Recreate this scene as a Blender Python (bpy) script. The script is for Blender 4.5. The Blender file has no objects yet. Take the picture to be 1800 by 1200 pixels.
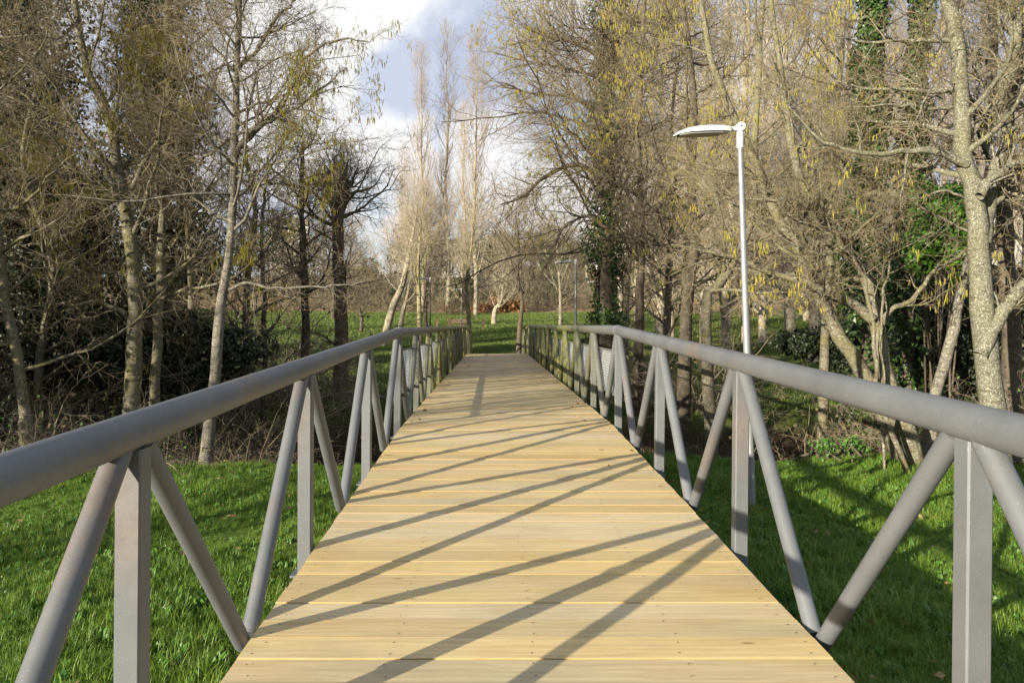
import bpy, math, random
import numpy as np
from math import radians as R, pi, sin, cos, atan2, sqrt
random.seed(7)
C = bpy.context.scene.collection
scene = bpy.context.scene

# ------------------------------------------------------------------ camera
EYE = 1.5
F = 1380.0; VX = 866.0; HY = 571.0
cam_d = bpy.data.cameras.new('camera'); cam = bpy.data.objects.new('camera', cam_d); C.objects.link(cam)
cam_d.sensor_width = 36; cam_d.lens = 36 * F / 1800
cam_d.shift_x = (900 - VX) / 1800; cam_d.shift_y = -(600 - HY) / 1800
cam_d.clip_start = 0.05; cam_d.clip_end = 4000
cam.location = (0, 0, EYE); cam.rotation_euler = (R(90), 0, 0)
scene.camera = cam

# ------------------------------------------------------------------ light
SUN_EL = 12.4
LX, LY = 1.0, 1.04                      # horizontal direction in which the light travels
sun_d = bpy.data.lights.new('sun', 'SUN'); sun = bpy.data.objects.new('sun', sun_d); C.objects.link(sun)
sun_d.energy = 5.0; sun_d.angle = R(0.5); sun_d.color = (1.0, 0.90, 0.71)
sun.rotation_euler = (R(90 - SUN_EL), 0, atan2(LX, -LY) + 0)
# a sun lamp shines along its local -Z: after Rx(90-el) it travels toward +Y and down, turn it to (LX, LY)
sun.rotation_euler = (R(90 - SUN_EL), 0, atan2(-LX, LY))
sun.location = (-30, -30, 20)

world = bpy.data.worlds.new('World'); scene.world = world; world.use_nodes = True
wn, wl = world.node_tree.nodes, world.node_tree.links
wn.clear()
out = wn.new('ShaderNodeOutputWorld'); bg = wn.new('ShaderNodeBackground'); bg.inputs['Strength'].default_value = 0.06
sky = wn.new('ShaderNodeTexSky'); sky.sky_type = 'NISHITA'; sky.sun_disc = False
sky.sun_elevation = R(SUN_EL); sky.sun_rotation = atan2(-LX, -LY) % (2 * pi)
sky.air_density = 1.0; sky.dust_density = 0.6; sky.ozone_density = 1.2
tc = wn.new('ShaderNodeTexCoord')
mp = wn.new('ShaderNodeMapping'); mp.inputs['Scale'].default_value = (1, 1, 1.7); mp.inputs['Location'].default_value = (0.35, 0.2, 0.1)
wl.new(tc.outputs['Generated'], mp.inputs['Vector'])
n1 = wn.new('ShaderNodeTexNoise'); n1.inputs['Scale'].default_value = 3.1; n1.inputs['Detail'].default_value = 9; n1.inputs['Roughness'].default_value = 0.52
n1.inputs['Distortion'].default_value = 0.3
wl.new(mp.outputs['Vector'], n1.inputs['Vector'])
r1 = wn.new('ShaderNodeValToRGB'); r1.color_ramp.elements[0].position = 0.38; r1.color_ramp.elements[1].position = 0.56
wl.new(n1.outputs['Fac'], r1.inputs['Fac'])
mp2 = wn.new('ShaderNodeMapping'); mp2.inputs['Scale'].default_value = (1, 1, 1.3); mp2.inputs['Location'].default_value = (2.3, 1.1, 0.75)
wl.new(tc.outputs['Generated'], mp2.inputs['Vector'])
n2 = wn.new('ShaderNodeTexNoise'); n2.inputs['Scale'].default_value = 3.6; n2.inputs['Detail'].default_value = 5; n2.inputs['Roughness'].default_value = 0.45
wl.new(mp2.outputs['Vector'], n2.inputs['Vector'])
r2 = wn.new('ShaderNodeValToRGB')
r2.color_ramp.elements[0].position = 0.40; r2.color_ramp.elements[0].color = (3.6, 4.0, 5.0, 1)
r2.color_ramp.elements[1].position = 0.60; r2.color_ramp.elements[1].color = (6.3, 6.25, 6.2, 1)
wl.new(n2.outputs['Fac'], r2.inputs['Fac'])
tint = wn.new('ShaderNodeMix'); tint.data_type = 'RGBA'; tint.blend_type = 'MIX'; tint.inputs['Factor'].default_value = 0.45
wl.new(sky.outputs['Color'], tint.inputs['A']); tint.inputs['B'].default_value = (2.8, 4.2, 6.1, 1)
# one blue grey cloud bank stands above the poplars; its outline is broken by noise
def blob(c, r):
    vd = wn.new('ShaderNodeVectorMath'); vd.operation = 'DISTANCE'; wl.new(tc.outputs['Generated'], vd.inputs[0])
    L_ = sqrt(sum(q * q for q in c)); vd.inputs[1].default_value = tuple(q / L_ for q in c)
    a = wn.new('ShaderNodeMath'); a.operation = 'MULTIPLY_ADD'; wl.new(n3.outputs['Fac'], a.inputs[0]); a.inputs[1].default_value = .26; wl.new(vd.outputs['Value'], a.inputs[2])
    m_ = wn.new('ShaderNodeMapRange'); wl.new(a.outputs[0], m_.inputs[0]); m_.inputs[1].default_value = r + .13 - .03; m_.inputs[2].default_value = r + .13 + .03; m_.inputs[3].default_value = 1; m_.inputs[4].default_value = 0
    m_.interpolation_type = 'SMOOTHSTEP'; return m_.outputs[0]
n3 = wn.new('ShaderNodeTexNoise'); n3.inputs['Scale'].default_value = 9; n3.inputs['Detail'].default_value = 7; n3.inputs['Roughness'].default_value = .5; wl.new(tc.outputs['Generated'], n3.inputs['Vector'])
def wmix(f, a, b):
    q = wn.new('ShaderNodeMix'); q.data_type = 'RGBA'; wl.new(f, q.inputs['Factor'])
    for s_, v_ in (('A', a), ('B', b)):
        if isinstance(v_, tuple): q.inputs[s_].default_value = (*v_, 1)
        else: wl.new(v_, q.inputs[s_])
    return q.outputs['Result']
mx = wn.new('ShaderNodeMix'); mx.data_type = 'RGBA'
wl.new(r1.outputs['Color'], mx.inputs['Factor']); wl.new(tint.outputs['Result'], mx.inputs['A']); wl.new(r2.outputs['Color'], mx.inputs['B'])
cl_ = wmix(blob((-.15, 1, .37), .17), mx.outputs['Result'], (7.0, 7.0, 7.0))
cl_ = wmix(blob((-.13, 1, .22), .085), cl_, (6.9, 6.9, 7.0))
cl_ = wmix(blob((-.015, 1, .315), .085), cl_, (3.7, 4.2, 5.4))
cl_ = wmix(blob((-.115, 1, .285), .04), cl_, (4.2, 4.6, 5.7))
cl_ = wmix(blob((.0, 1, .22), .05), cl_, (6.6, 6.6, 6.8))
wl.new(cl_, bg.inputs['Color']); wl.new(bg.outputs['Background'], out.inputs['Surface'])

scene.view_settings.view_transform = 'Standard'; scene.view_settings.look = 'None'
scene.view_settings.exposure = 1.32; scene.view_settings.gamma = 1.0
scene.view_settings.use_curve_mapping = False
scene.cycles.max_bounces = 5; scene.cycles.diffuse_bounces = 3; scene.cycles.glossy_bounces = 2
scene.cycles.transparent_max_bounces = 4; scene.cycles.transmission_bounces = 2

# ------------------------------------------------------------------ helpers
def P(px, py, Y):
    return np.array(((px - VX) * Y / F, Y, EYE - (py - HY) * Y / F))

def link_mesh(name, V, Fc, mats, parent=None, loc=None, smooth=False, midx=None):
    """V (n,3); Fc list of arrays (m,k) of one face size each."""
    me = bpy.data.meshes.new(name)
    V = np.asarray(V, dtype=np.float32)
    if not isinstance(Fc, (list, tuple)): Fc = [Fc]
    Fc = [np.asarray(f, dtype=np.int32) for f in Fc if len(f)]
    me.vertices.add(len(V)); me.vertices.foreach_set('co', V.ravel())
    loops = np.concatenate([f.ravel() for f in Fc]); sizes = np.concatenate([np.full(len(f), f.shape[1], np.int32) for f in Fc])
    me.loops.add(len(loops)); me.loops.foreach_set('vertex_index', loops)
    me.polygons.add(len(sizes)); starts = np.concatenate(([0], np.cumsum(sizes)[:-1])).astype(np.int32)
    me.polygons.foreach_set('loop_start', starts); me.polygons.foreach_set('loop_total', sizes)
    if not isinstance(mats, (list, tuple)): mats = [mats]
    for m in mats: me.materials.append(m)
    if midx is not None: me.polygons.foreach_set('material_index', np.asarray(midx, dtype=np.int32))
    me.polygons.foreach_set('use_smooth', np.full(len(sizes), smooth, dtype=bool))
    me.update(calc_edges=True)
    o = bpy.data.objects.new(name, me); C.objects.link(o)
    if parent is not None: o.parent = parent
    if loc is not None: o.location = loc
    return o

def tag(o, label=None, cat=None, group=None, kind=None):
    if label: o['label'] = label
    if cat: o['category'] = cat
    if group: o['group'] = group
    if kind: o['kind'] = kind
    return o

def thing(name, loc, label, cat, group=None, rz=0):
    o = bpy.data.objects.new(name, None); C.objects.link(o); o.empty_display_size = .2
    o.location = loc; o.rotation_euler = (0, 0, rz)
    return tag(o, label, cat, group)

def copy_tree(o, parent=None):
    c = o.copy(); C.objects.link(c)
    if parent is not None: c.parent = parent
    for ch in list(o.children): copy_tree(ch, c)
    return c

class MB:
    def __init__(s): s.V = []; s.F4 = []; s.F3 = []; s.n = 0; s.m4 = []; s.m3 = []
    def add(s, V, F, m=0):
        V = np.asarray(V, float).reshape(-1, 3); F = np.asarray(F, int)
        if F.shape[1] == 4: s.F4.append(F + s.n); s.m4 += [m] * len(F)
        else: s.F3.append(F + s.n); s.m3 += [m] * len(F)
        s.V.append(V); s.n += len(V)
    def box(s, c, d, m=0, M=None):
        v = np.array([[x, y, z] for x in (-.5, .5) for y in (-.5, .5) for z in (-.5, .5)]) * np.array(d)
        if M is not None: v = v @ np.array(M).T
        s.add(v + np.array(c), [[0, 1, 3, 2], [4, 6, 7, 5], [0, 4, 5, 1], [2, 3, 7, 6], [0, 2, 6, 4], [1, 5, 7, 3]], m)
    def tube(s, pts, rad, n=12, m=0, caps=True):
        pts = np.array(pts, float); rad = np.broadcast_to(np.array(rad, float), (len(pts),))
        V, Fq = tubes(pts[None], rad[None], n)
        s.add(V, Fq, m)
        if caps:
            for k, flip in ((0, True), (len(pts) - 1, False)):
                ring = V[k * n:(k + 1) * n]; c = ring.mean(0)
                vv = np.vstack([ring, c[None]]); f = [[i, (i + 1) % n, n] for i in range(n)]
                if flip: f = [[b, a, c_] for a, b, c_ in f]
                s.add(vv, f, m)
    def build(s, name, mats, parent=None, loc=None, smooth=False):
        fs = []; mi = []
        if s.F4: fs.append(np.vstack(s.F4)); mi += s.m4
        if s.F3: fs.append(np.vstack(s.F3)); mi += s.m3
        return link_mesh(name, np.vstack(s.V), fs, mats, parent, loc, smooth, mi)

def norm(a):
    return a / np.maximum(np.linalg.norm(a, axis=-1, keepdims=True), 1e-9)

def tubes(Pp, Rr, S):
    """Pp (N,K,3) Rr (N,K) -> verts, quads"""
    N, K, _ = Pp.shape
    T = np.empty_like(Pp); T[:, 1:-1] = Pp[:, 2:] - Pp[:, :-2]; T[:, 0] = Pp[:, 1] - Pp[:, 0]; T[:, -1] = Pp[:, -1] - Pp[:, -2]
    T = norm(T)
    mean = norm(Pp[:, -1] - Pp[:, 0])
    ref = np.where(np.abs(mean[:, 2:3]) > .75, np.array([[1., 0, 0]]), np.array([[0, 0, 1.]]))[:, None, :]
    U = norm(np.cross(T, np.broadcast_to(ref, T.shape))); W = np.cross(T, U)
    a = np.arange(S) * 2 * pi / S
    ring = (U[:, :, None, :] * np.cos(a)[None, None, :, None] + W[:, :, None, :] * np.sin(a)[None, None, :, None])
    V = Pp[:, :, None, :] + ring * Rr[:, :, None, None]
    idx = np.arange(N * K * S).reshape(N, K, S)
    A = idx[:, :-1, :]; B = idx[:, 1:, :]
    Fq = np.stack([A, np.roll(A, -1, 2), np.roll(B, -1, 2), B], -1).reshape(-1, 4)
    return V.reshape(-1, 3), Fq

def resample(pts, K):
    pts = np.array(pts, float)
    # catmull-rom
    n = len(pts); ext = np.vstack([2 * pts[0] - pts[1], pts, 2 * pts[-1] - pts[-2]])
    ts = np.linspace(0, n - 1, K); o = []
    for t in ts:
        i = min(int(t), n - 2); u = t - i
        p0, p1, p2, p3 = ext[i], ext[i + 1], ext[i + 2], ext[i + 3]
        o.append(.5 * (2 * p1 + (p2 - p0) * u + (2 * p0 - 5 * p1 + 4 * p2 - p3) * u * u + (3 * p1 - p0 - 3 * p2 + p3) * u ** 3))
    return np.array(o)

def grow(PP, RR, rng, n, tmin=.2, tmax=1., ang=55, angsd=10, lr=None, length=None, lsd=.25, taper=.5, K=5, rr=.5, tip=.25, up=.05, wander=.2, rmin=.0015, rmax=9):
    """children polylines on parent polylines (all parents same K0)."""
    N, K0, _ = PP.shape
    seg = np.linalg.norm(np.diff(PP, axis=1), axis=2); Lp = seg.sum(1)
    t = (np.arange(n)[None] + rng.random((N, n))) / n * (tmax - tmin) + tmin
    x = t * (K0 - 1); i = np.minimum(x.astype(int), K0 - 2); u = x - i
    ar = np.arange(N)[:, None]
    A = PP[ar, i]; B = PP[ar, i + 1]; base = A + (B - A) * u[..., None]; T = norm(B - A)
    r_here = RR[ar, i] * (1 - u) + RR[ar, i + 1] * u
    ref = norm(rng.normal(size=T.shape)); U = norm(np.cross(T, ref)); W = np.cross(T, U)
    az = np.arange(n)[None] * 2.4 + rng.random((N, 1)) * 6.28 + rng.normal(size=(N, n)) * .5
    # stable frame for even azimuths
    U0 = norm(np.cross(T, np.broadcast_to(np.array([.3, .9, .1]), T.shape))); W0 = np.cross(T, U0)
    a = np.radians(rng.normal(ang, angsd, size=(N, n)))
    D = np.cos(a)[..., None] * T + np.sin(a)[..., None] * (np.cos(az)[..., None] * U0 + np.sin(az)[..., None] * W0)
    if length is not None: L = np.full((N, n), float(length))
    else: L = np.broadcast_to(Lp[:, None] * lr, (N, n)).copy()
    L *= (1 - taper * (t - tmin) / max(tmax - tmin, 1e-6)) * np.clip(rng.normal(1, lsd, size=(N, n)), .35, 1.9)
    M = N * n; base = base.reshape(M, 3); D = D.reshape(M, 3); L = L.reshape(M); r0 = np.clip(r_here.reshape(M) * rr, rmin, rmax)
    out = np.empty((M, K, 3)); out[:, 0] = base; d = D
    for k in range(1, K):
        out[:, k] = out[:, k - 1] + d * (L / (K - 1))[:, None]
        d = norm(d + rng.normal(size=d.shape) * wander + np.array([0, 0, up]))
    Rout = r0[:, None] * np.linspace(1, tip, K)[None]
    return out, np.maximum(Rout, rmin * .7)

def catkins(PP, rng, n, size=.085):
    """hanging catkins at the tips of twigs."""
    N = len(PP); idx = rng.integers(0, N, n // 12)
    # bunches: a few neighbouring tips carry most of the catkins
    q = (idx[:, None] + np.arange(3)[None]).ravel() % N
    clump = PP[q, -1]
    pos = np.repeat(clump, 4, 0) + rng.normal(size=(len(clump) * 4, 3)) * .03
    m = len(pos); L = size * rng.uniform(.6, 1.25, m); r = .0058 * rng.uniform(.8, 1.3, m)
    K = 3; prof = np.array([.7, 1.1, .3])
    sway = rng.normal(size=(m, 2)) * .12
    PPc = np.empty((m, K, 3)); tt = np.linspace(0, 1, K)
    for k in range(K):
        PPc[:, k] = pos; PPc[:, k, 2] -= L * tt[k]; PPc[:, k, :2] += sway * (L * tt[k])[:, None]
    return PPc, r[:, None] * prof[None]

def leaves(cent, size, rng, outward=None, sq=.8):
    """folded leaf quads (2 tris sharing midrib) at centres."""
    n = len(cent); d = norm(rng.normal(size=(n, 3)))
    if outward is not None: nrm = norm(outward + rng.normal(size=(n, 3)) * .6)
    else: nrm = norm(rng.normal(size=(n, 3)) + np.array([0, 0, .5]))
    a = norm(np.cross(nrm, d)); b = np.cross(nrm, a)
    s = (size * rng.uniform(.6, 1.3, n))[:, None]
    V = np.stack([cent - a * s * .5, cent + b * s * .5 * sq + nrm * s * .08, cent + a * s * .6, cent - b * s * .5 * sq + nrm * s * .08], 1)
    idx = np.arange(n * 4).reshape(n, 4)
    Fc = np.concatenate([idx[:, [0, 1, 2]], idx[:, [0, 2, 3]]])
    return V.reshape(-1, 3), Fc

# ------------------------------------------------------------------ materials
def mat(name):
    m = bpy.data.materials.new(name); m.use_nodes = True
    nt = m.node_tree; b = nt.nodes['Principled BSDF']
    return m, nt.nodes, nt.links, b

def ramp(n, l, src, stops):
    r = n.new('ShaderNodeValToRGB'); e = r.color_ramp.elements
    while len(e) < len(stops): e.new(.5)
    for i, (p, c) in enumerate(stops):
        e[i].position = p; e[i].color = (*c, 1) if len(c) == 3 else c
    l.new(src, r.inputs['Fac']); return r.outputs['Color']

def noise(n, l, vec, scale, detail=4, rough=.55, dist=0):
    t = n.new('ShaderNodeTexNoise'); t.inputs['Scale'].default_value = scale; t.inputs['Detail'].default_value = detail
    t.inputs['Roughness'].default_value = rough; t.inputs['Distortion'].default_value = dist
    if vec is not None: l.new(vec, t.inputs['Vector'])
    return t.outputs['Fac']

def mapping(n, l, src, scale=(1, 1, 1), loc=(0, 0, 0)):
    m = n.new('ShaderNodeMapping'); m.inputs['Scale'].default_value = scale; m.inputs['Location'].default_value = loc
    l.new(src, m.inputs['Vector']); return m.outputs['Vector']

def mix(n, l, fac, a, b, mode='MIX'):
    m = n.new('ShaderNodeMix'); m.data_type = 'RGBA'; m.blend_type = mode
    for s, v in (('Factor', fac), ('A', a), ('B', b)):
        if isinstance(v, (int, float)): m.inputs[s].default_value = v
        elif isinstance(v, tuple): m.inputs[s].default_value = (*v, 1)
        else: l.new(v, m.inputs[s])
    return m.outputs['Result']

def math_(n, l, op, a, b=0.):
    m = n.new('ShaderNodeMath'); m.operation = op
    for i, v in enumerate((a, b)):
        if isinstance(v, (int, float)): m.inputs[i].default_value = v
        else: l.new(v, m.inputs[i])
    return m.outputs[0]

def bump(n, l, b, h, strength=.3, dist=.01):
    bp = n.new('ShaderNodeBump'); bp.inputs['Strength'].default_value = strength; bp.inputs['Distance'].default_value = dist
    l.new(h, bp.inputs['Height']); l.new(bp.outputs['Normal'], b.inputs['Normal'])

def simple(name, col, rough=.8, var=.25, scale=6, metallic=0, obj_rand=0.0, bumpy=0):
    m, n, l, b = mat(name)
    g = n.new('ShaderNodeNewGeometry')
    f = noise(n, l, g.outputs['Position'], scale, 5, .6)
    lo = tuple(c * (1 - var) for c in col); hi = tuple(min(1, c * (1 + var)) for c in col)
    c = ramp(n, l, f, [(.3, lo), (.7, hi)])
    if obj_rand:
        oi = n.new('ShaderNodeObjectInfo'); v = math_(n, l, 'MULTIPLY_ADD', oi.outputs['Random'], obj_rand)
        v.node.inputs[2].default_value = 1 - obj_rand / 2
        hs = n.new('ShaderNodeHueSaturation'); l.new(c, hs.inputs['Color']); l.new(v, hs.inputs['Value']); c = hs.outputs['Color']
    l.new(c, b.inputs['Base Color']); b.inputs['Roughness'].default_value = rough; b.inputs['Metallic'].default_value = metallic
    if bumpy: bump(n, l, b, f, bumpy, .02)
    return m

def leafmat(name, cols, trans=.25, rough=.5, scale=3.0):
    m, n, l, b = mat(name)
    g = n.new('ShaderNodeNewGeometry')
    f = noise(n, l, g.outputs['Position'], scale, 3, .6)
    ri = g.outputs['Random Per Island']
    x = math_(n, l, 'ADD', math_(n, l, 'MULTIPLY', f, .6), math_(n, l, 'MULTIPLY', ri, .4))
    k = len(cols); c = ramp(n, l, x, [(.25 + .5 * i / (k - 1), cc) for i, cc in enumerate(cols)])
    l.new(c, b.inputs['Base Color']); b.inputs['Roughness'].default_value = rough
    if trans:
        tr = n.new('ShaderNodeBsdfTranslucent'); l.new(c, tr.inputs['Color'])
        ms = n.new('ShaderNodeMixShader'); ms.inputs['Fac'].default_value = trans
        l.new(b.outputs['BSDF'], ms.inputs[1]); l.new(tr.outputs['BSDF'], ms.inputs[2])
        l.new(ms.outputs['Shader'], n['Material Output'].inputs['Surface'])
    return m

def wood_mat():
    m, n, l, b = mat('deck_wood')
    tcn = n.new('ShaderNodeTexCoord'); oi = n.new('ShaderNodeObjectInfo')
    off = n.new('ShaderNodeVectorMath'); off.operation = 'MULTIPLY_ADD'
    cmb = n.new('ShaderNodeCombineXYZ')
    for i in range(3): l.new(oi.outputs['Random'], cmb.inputs[i])
    l.new(cmb.outputs[0], off.inputs[0]); off.inputs[1].default_value = (37, 91, 53); l.new(tcn.outputs['Object'], off.inputs[2])
    v = off.outputs[0]
    grain = noise(n, l, mapping(n, l, v, (1.6, 55, 30)), 1.0, 6, .6, .4)
    figure = noise(n, l, mapping(n, l, v, (.9, 10, 6)), 1.0, 4, .5, 1.2)
    tone = noise(n, l, mapping(n, l, v, (.7, 2, 2)), 1.0, 3, .5)
    # flat-sawn growth bands that bow along the board
    wv = n.new('ShaderNodeTexWave'); wv.wave_type = 'BANDS'; wv.bands_direction = 'Y'; wv.inputs['Scale'].default_value = 7
    wv.inputs['Distortion'].default_value = 9; wv.inputs['Detail'].default_value = 2.5; wv.inputs['Detail Scale'].default_value = .8
    l.new(mapping(n, l, v, (.35, 1, 1)), wv.inputs['Vector'])
    c1 = ramp(n, l, figure, [(.3, (.60, .46, .24)), (.5, (.67, .53, .30)), (.72, (.60, .50, .31))])
    c2 = ramp(n, l, tone, [(.3, (.62, .44, .20)), (.5, (.67, .53, .30)), (.7, (.56, .49, .31))])
    c = mix(n, l, .5, c1, c2)
    c = mix(n, l, .18, c, ramp(n, l, wv.outputs['Fac'], [(.1, (.55, .55, .5)), (.6, (1, 1, 1))]), 'MULTIPLY')
    c = mix(n, l, .28, c, ramp(n, l, grain, [(.35, (.45, .40, .33)), (.6, (1, 1, 1))]), 'MULTIPLY')
    # per-board tone
    hs = n.new('ShaderNodeHueSaturation'); l.new(c, hs.inputs['Color'])
    vv = math_(n, l, 'MULTIPLY_ADD', oi.outputs['Random'], .26); vv.node.inputs[2].default_value = .85; l.new(vv, hs.inputs['Value'])
    vv.node.inputs[2].default_value = .80; vv.node.inputs[1].default_value = .18
    r7 = math_(n, l, 'FRACT', math_(n, l, 'MULTIPLY', oi.outputs['Random'], 17.3))
    sv = math_(n, l, 'MULTIPLY_ADD', r7, .35); sv.node.inputs[2].default_value = .86; l.new(sv, hs.inputs['Saturation'])
    c = hs.outputs['Color']
    # knots
    vo = n.new('ShaderNodeTexVoronoi'); vo.inputs['Scale'].default_value = 1.0; vo.inputs['Randomness'].default_value = 1
    l.new(mapping(n, l, v, (1.9, 5.5, .01)), vo.inputs['Vector'])
    kn = ramp(n, l, vo.outputs['Distance'], [(.025, (1, 1, 1)), (.075, (0, 0, 0))])
    sp = n.new('ShaderNodeSeparateColor'); l.new(vo.outputs['Color'], sp.inputs[0])
    gate = math_(n, l, 'GREATER_THAN', sp.outputs[0], .62)
    kf = math_(n, l, 'MULTIPLY', math_(n, l, 'MULTIPLY', kn, gate), .75)
    c = mix(n, l, kf, c, (.14, .075, .03))
    # dark end stains and mossy damp patches further along the bridge
    g = n.new('ShaderNodeNewGeometry'); sx = n.new('ShaderNodeSeparateXYZ'); l.new(g.outputs['Position'], sx.inputs[0])
    far = n.new('ShaderNodeMapRange'); l.new(sx.outputs['Y'], far.inputs[0]); far.inputs[1].default_value = 8; far.inputs[2].default_value = 20
    st = noise(n, l, mapping(n, l, g.outputs['Position'], (1.2, 6, 1)), 1.5, 6, .65)
    sf = math_(n, l, 'MULTIPLY', ramp(n, l, st, [(.42, (0, 0, 0)), (.62, (1, 1, 1))]), math_(n, l, 'MULTIPLY_ADD', far.outputs[0], .55)); sf.node.inputs[1].links[0].from_node.inputs[2].default_value = .10
    c = mix(n, l, sf, c, (.17, .11, .055))
    dm = noise(n, l, mapping(n, l, g.outputs['Position'], (.9, 1.6, 1)), 1.3, 7, .7)
    c = mix(n, l, ramp(n, l, dm, [(.48, (0, 0, 0)), (.78, (.5, .5, .5))]), c, (.27, .22, .14))
    l.new(c, b.inputs['Base Color']); b.inputs['Roughness'].default_value = .62
    b.inputs['Specular IOR Level'].default_value = .35
    saw = noise(n, l, mapping(n, l, v, (70, 3, 3)), 1.0, 2, .5)
    h = math_(n, l, 'ADD', math_(n, l, 'MULTIPLY', grain, .6), math_(n, l, 'MULTIPLY', saw, .25))
    bump(n, l, b, h, .22, .004)
    return m

def steel_mat(name, base=(.118, .126, .136), moss=1.0):
    m, n, l, b = mat(name)
    g = n.new('ShaderNodeNewGeometry'); pos = g.outputs['Position']
    f = noise(n, l, pos, 2.2, 6, .6)
    c = ramp(n, l, f, [(.3, tuple(x * .85 for x in base)), (.7, tuple(x * 1.15 for x in base))])
    f2 = noise(n, l, pos, 30, 4, .7)
    c = mix(n, l, .12, c, ramp(n, l, f2, [(.4, (.6, .6, .6)), (.6, (1, 1, 1))]), 'MULTIPLY')
    # rust blooms
    rf = noise(n, l, mapping(n, l, pos, (1, 1, .55), (3.1, .4, .2)), 1.25, 6, .6)
    rmask = ramp(n, l, rf, [(.57, (0, 0, 0)), (.70, (1, 1, 1))])
    c = mix(n, l, math_(n, l, 'MULTIPLY', rmask, .42), c, ramp(n, l, f2, [(.3, (.13, .075, .04)), (.7, (.24, .14, .075))]))
    # lichen and moss over the stream, darkened to paint in tree shade
    sx = n.new('ShaderNodeSeparateXYZ'); l.new(pos, sx.inputs[0])
    mr = n.new('ShaderNodeMapRange'); l.new(sx.outputs['Y'], mr.inputs[0]); mr.inputs[1].default_value = 9; mr.inputs[2].default_value = 16
    mf = noise(n, l, pos, 4, 5, .7)
    mm = math_(n, l, 'MULTIPLY', ramp(n, l, mf, [(.30, (.25, .25, .25)), (.55, (1, 1, 1))]), math_(n, l, 'MULTIPLY', mr.outputs[0], .95 * moss))
    c = mix(n, l, mm, c, ramp(n, l, f2, [(.35, (.06, .065, .02)), (.6, (.20, .20, .055))]))
    # pale specks: glints of water droplets painted into the colour
    vo = n.new('ShaderNodeTexVoronoi'); vo.inputs['Scale'].default_value = 150; l.new(pos, vo.inputs['Vector'])
    sp = n.new('ShaderNodeSeparateColor'); l.new(vo.outputs['Color'], sp.inputs[0])
    k = math_(n, l, 'MULTIPLY', math_(n, l, 'LESS_THAN', vo.outputs['Distance'], .17), math_(n, l, 'GREATER_THAN', sp.outputs[0], .80))
    c = mix(n, l, math_(n, l, 'MULTIPLY', k, .35), c, (.5, .5, .52))
    # pale scuffs and hairline scratches
    scn = noise(n, l, mapping(n, l, pos, (3, 14, 3), (.2, 0, 0)), 1.4, 7, .75, 1.5)
    c = mix(n, l, ramp(n, l, scn, [(.66, (0, 0, 0)), (.70, (.55, .55, .55))]), c, (.33, .34, .37))
    l.new(c, b.inputs['Base Color']); b.inputs['Roughness'].default_value = .5; b.inputs['Metallic'].default_value = .12
    b.inputs['Specular IOR Level'].default_value = .4
    bump(n, l, b, f2, .08, .002)
    return m

def bark_mat(name, base, spot, spot_amt=.5, scale=14, dark=(.06, .05, .035), moss=.0):
    m, n, l, b = mat(name)
    g = n.new('ShaderNodeNewGeometry'); pos = g.outputs['Position']
    f = noise(n, l, mapping(n, l, pos, (1, 1, .45)), scale, 6, .65)
    c = ramp(n, l, f, [(.3, tuple(x * .5 for x in base)), (.5, base), (.75, tuple(x * 1.25 for x in base))])
    bd = noise(n, l, mapping(n, l, pos, (1, 1, 4)), scale * .22, 4, .6)
    c = mix(n, l, ramp(n, l, bd, [(.52, (0, 0, 0)), (.62, (.75, .75, .75))]), c, dark)
    sf = noise(n, l, pos, scale * 1.6, 4, .6)
    c = mix(n, l, ramp(n, l, sf, [(.60 - .12 * spot_amt, (0, 0, 0)), (.68 - .12 * spot_amt, (.9, .9, .9))]), c, spot)
    if moss:
        mf = noise(n, l, pos, 2.5, 5, .65)
        c = mix(n, l, ramp(n, l, mf, [(.45, (0, 0, 0)), (.65, (moss, moss, moss))]), c, (.14, .13, .03))
    l.new(c, b.inputs['Base Color']); b.inputs['Roughness'].default_value = .9; b.inputs['Specular IOR Level'].default_value = .15
    bump(n, l, b, f, .7, .02)
    return m

M = {}
M['wood'] = wood_mat()
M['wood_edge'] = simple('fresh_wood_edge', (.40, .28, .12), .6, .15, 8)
M['steel'] = steel_mat('painted_steel')
M['galv'] = simple('galvanised_steel', (.24, .25, .265), .42, .15, 30, metallic=.4)
M['greypole'] = simple('dull_grey_pole', (.16, .17, .18), .6, .1, 20)
M['greyhead'] = simple('dull_grey_lamp', (.38, .38, .38), .6, .05, 5)
M['lampwhite'] = simple('white_lamp_paint', (.48, .48, .49), .4, .03, 5)
M['glass'] = simple('lamp_glass', (.20, .21, .22), .2, .05, 5)
M['wire'] = simple('zinc_wire', (.46, .49, .53), .45, .15, 9, metallic=.3)
M['screw'] = simple('dark_screw', (.06, .05, .045), .5, .2, 50, metallic=.5)
M['concrete'] = simple('concrete', (.33, .32, .30), .9, .25, 3, bumpy=.4)
M['bark_alder'] = bark_mat('alder_bark', (.145, .13, .095), (.32, .32, .27), .25, 22, moss=.45)
M['bark_birch'] = bark_mat('pale_alder_bark', (.15, .138, .112), (.32, .30, .26), .35, 26, dark=(.05, .045, .04))
M['bark_lichen'] = bark_mat('lichen_bark', (.135, .13, .10), (.36, .36, .29), .40, 34, moss=.22)
M['bark_dark'] = bark_mat('dark_bark', (.085, .07, .052), (.18, .165, .14), .1, 10)
M['bark_pale'] = bark_mat('pale_poplar_bark', (.27, .235, .175), (.50, .46, .37), .3, 6, dark=(.20, .17, .12))
M['bark_mid'] = bark_mat('brown_bark', (.15, .115, .08), (.26, .23, .18), .2, 12)
M['bark_yellow'] = bark_mat('yellow_lichen_bark', (.22, .19, .11), (.36, .32, .14), .4, 12)
M['twig'] = simple('twig_bark', (.195, .155, .095), .85, .35, 5)
M['twig_dark'] = simple('twig_bark_dark', (.15, .12, .095), .85, .35, 5)
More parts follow.
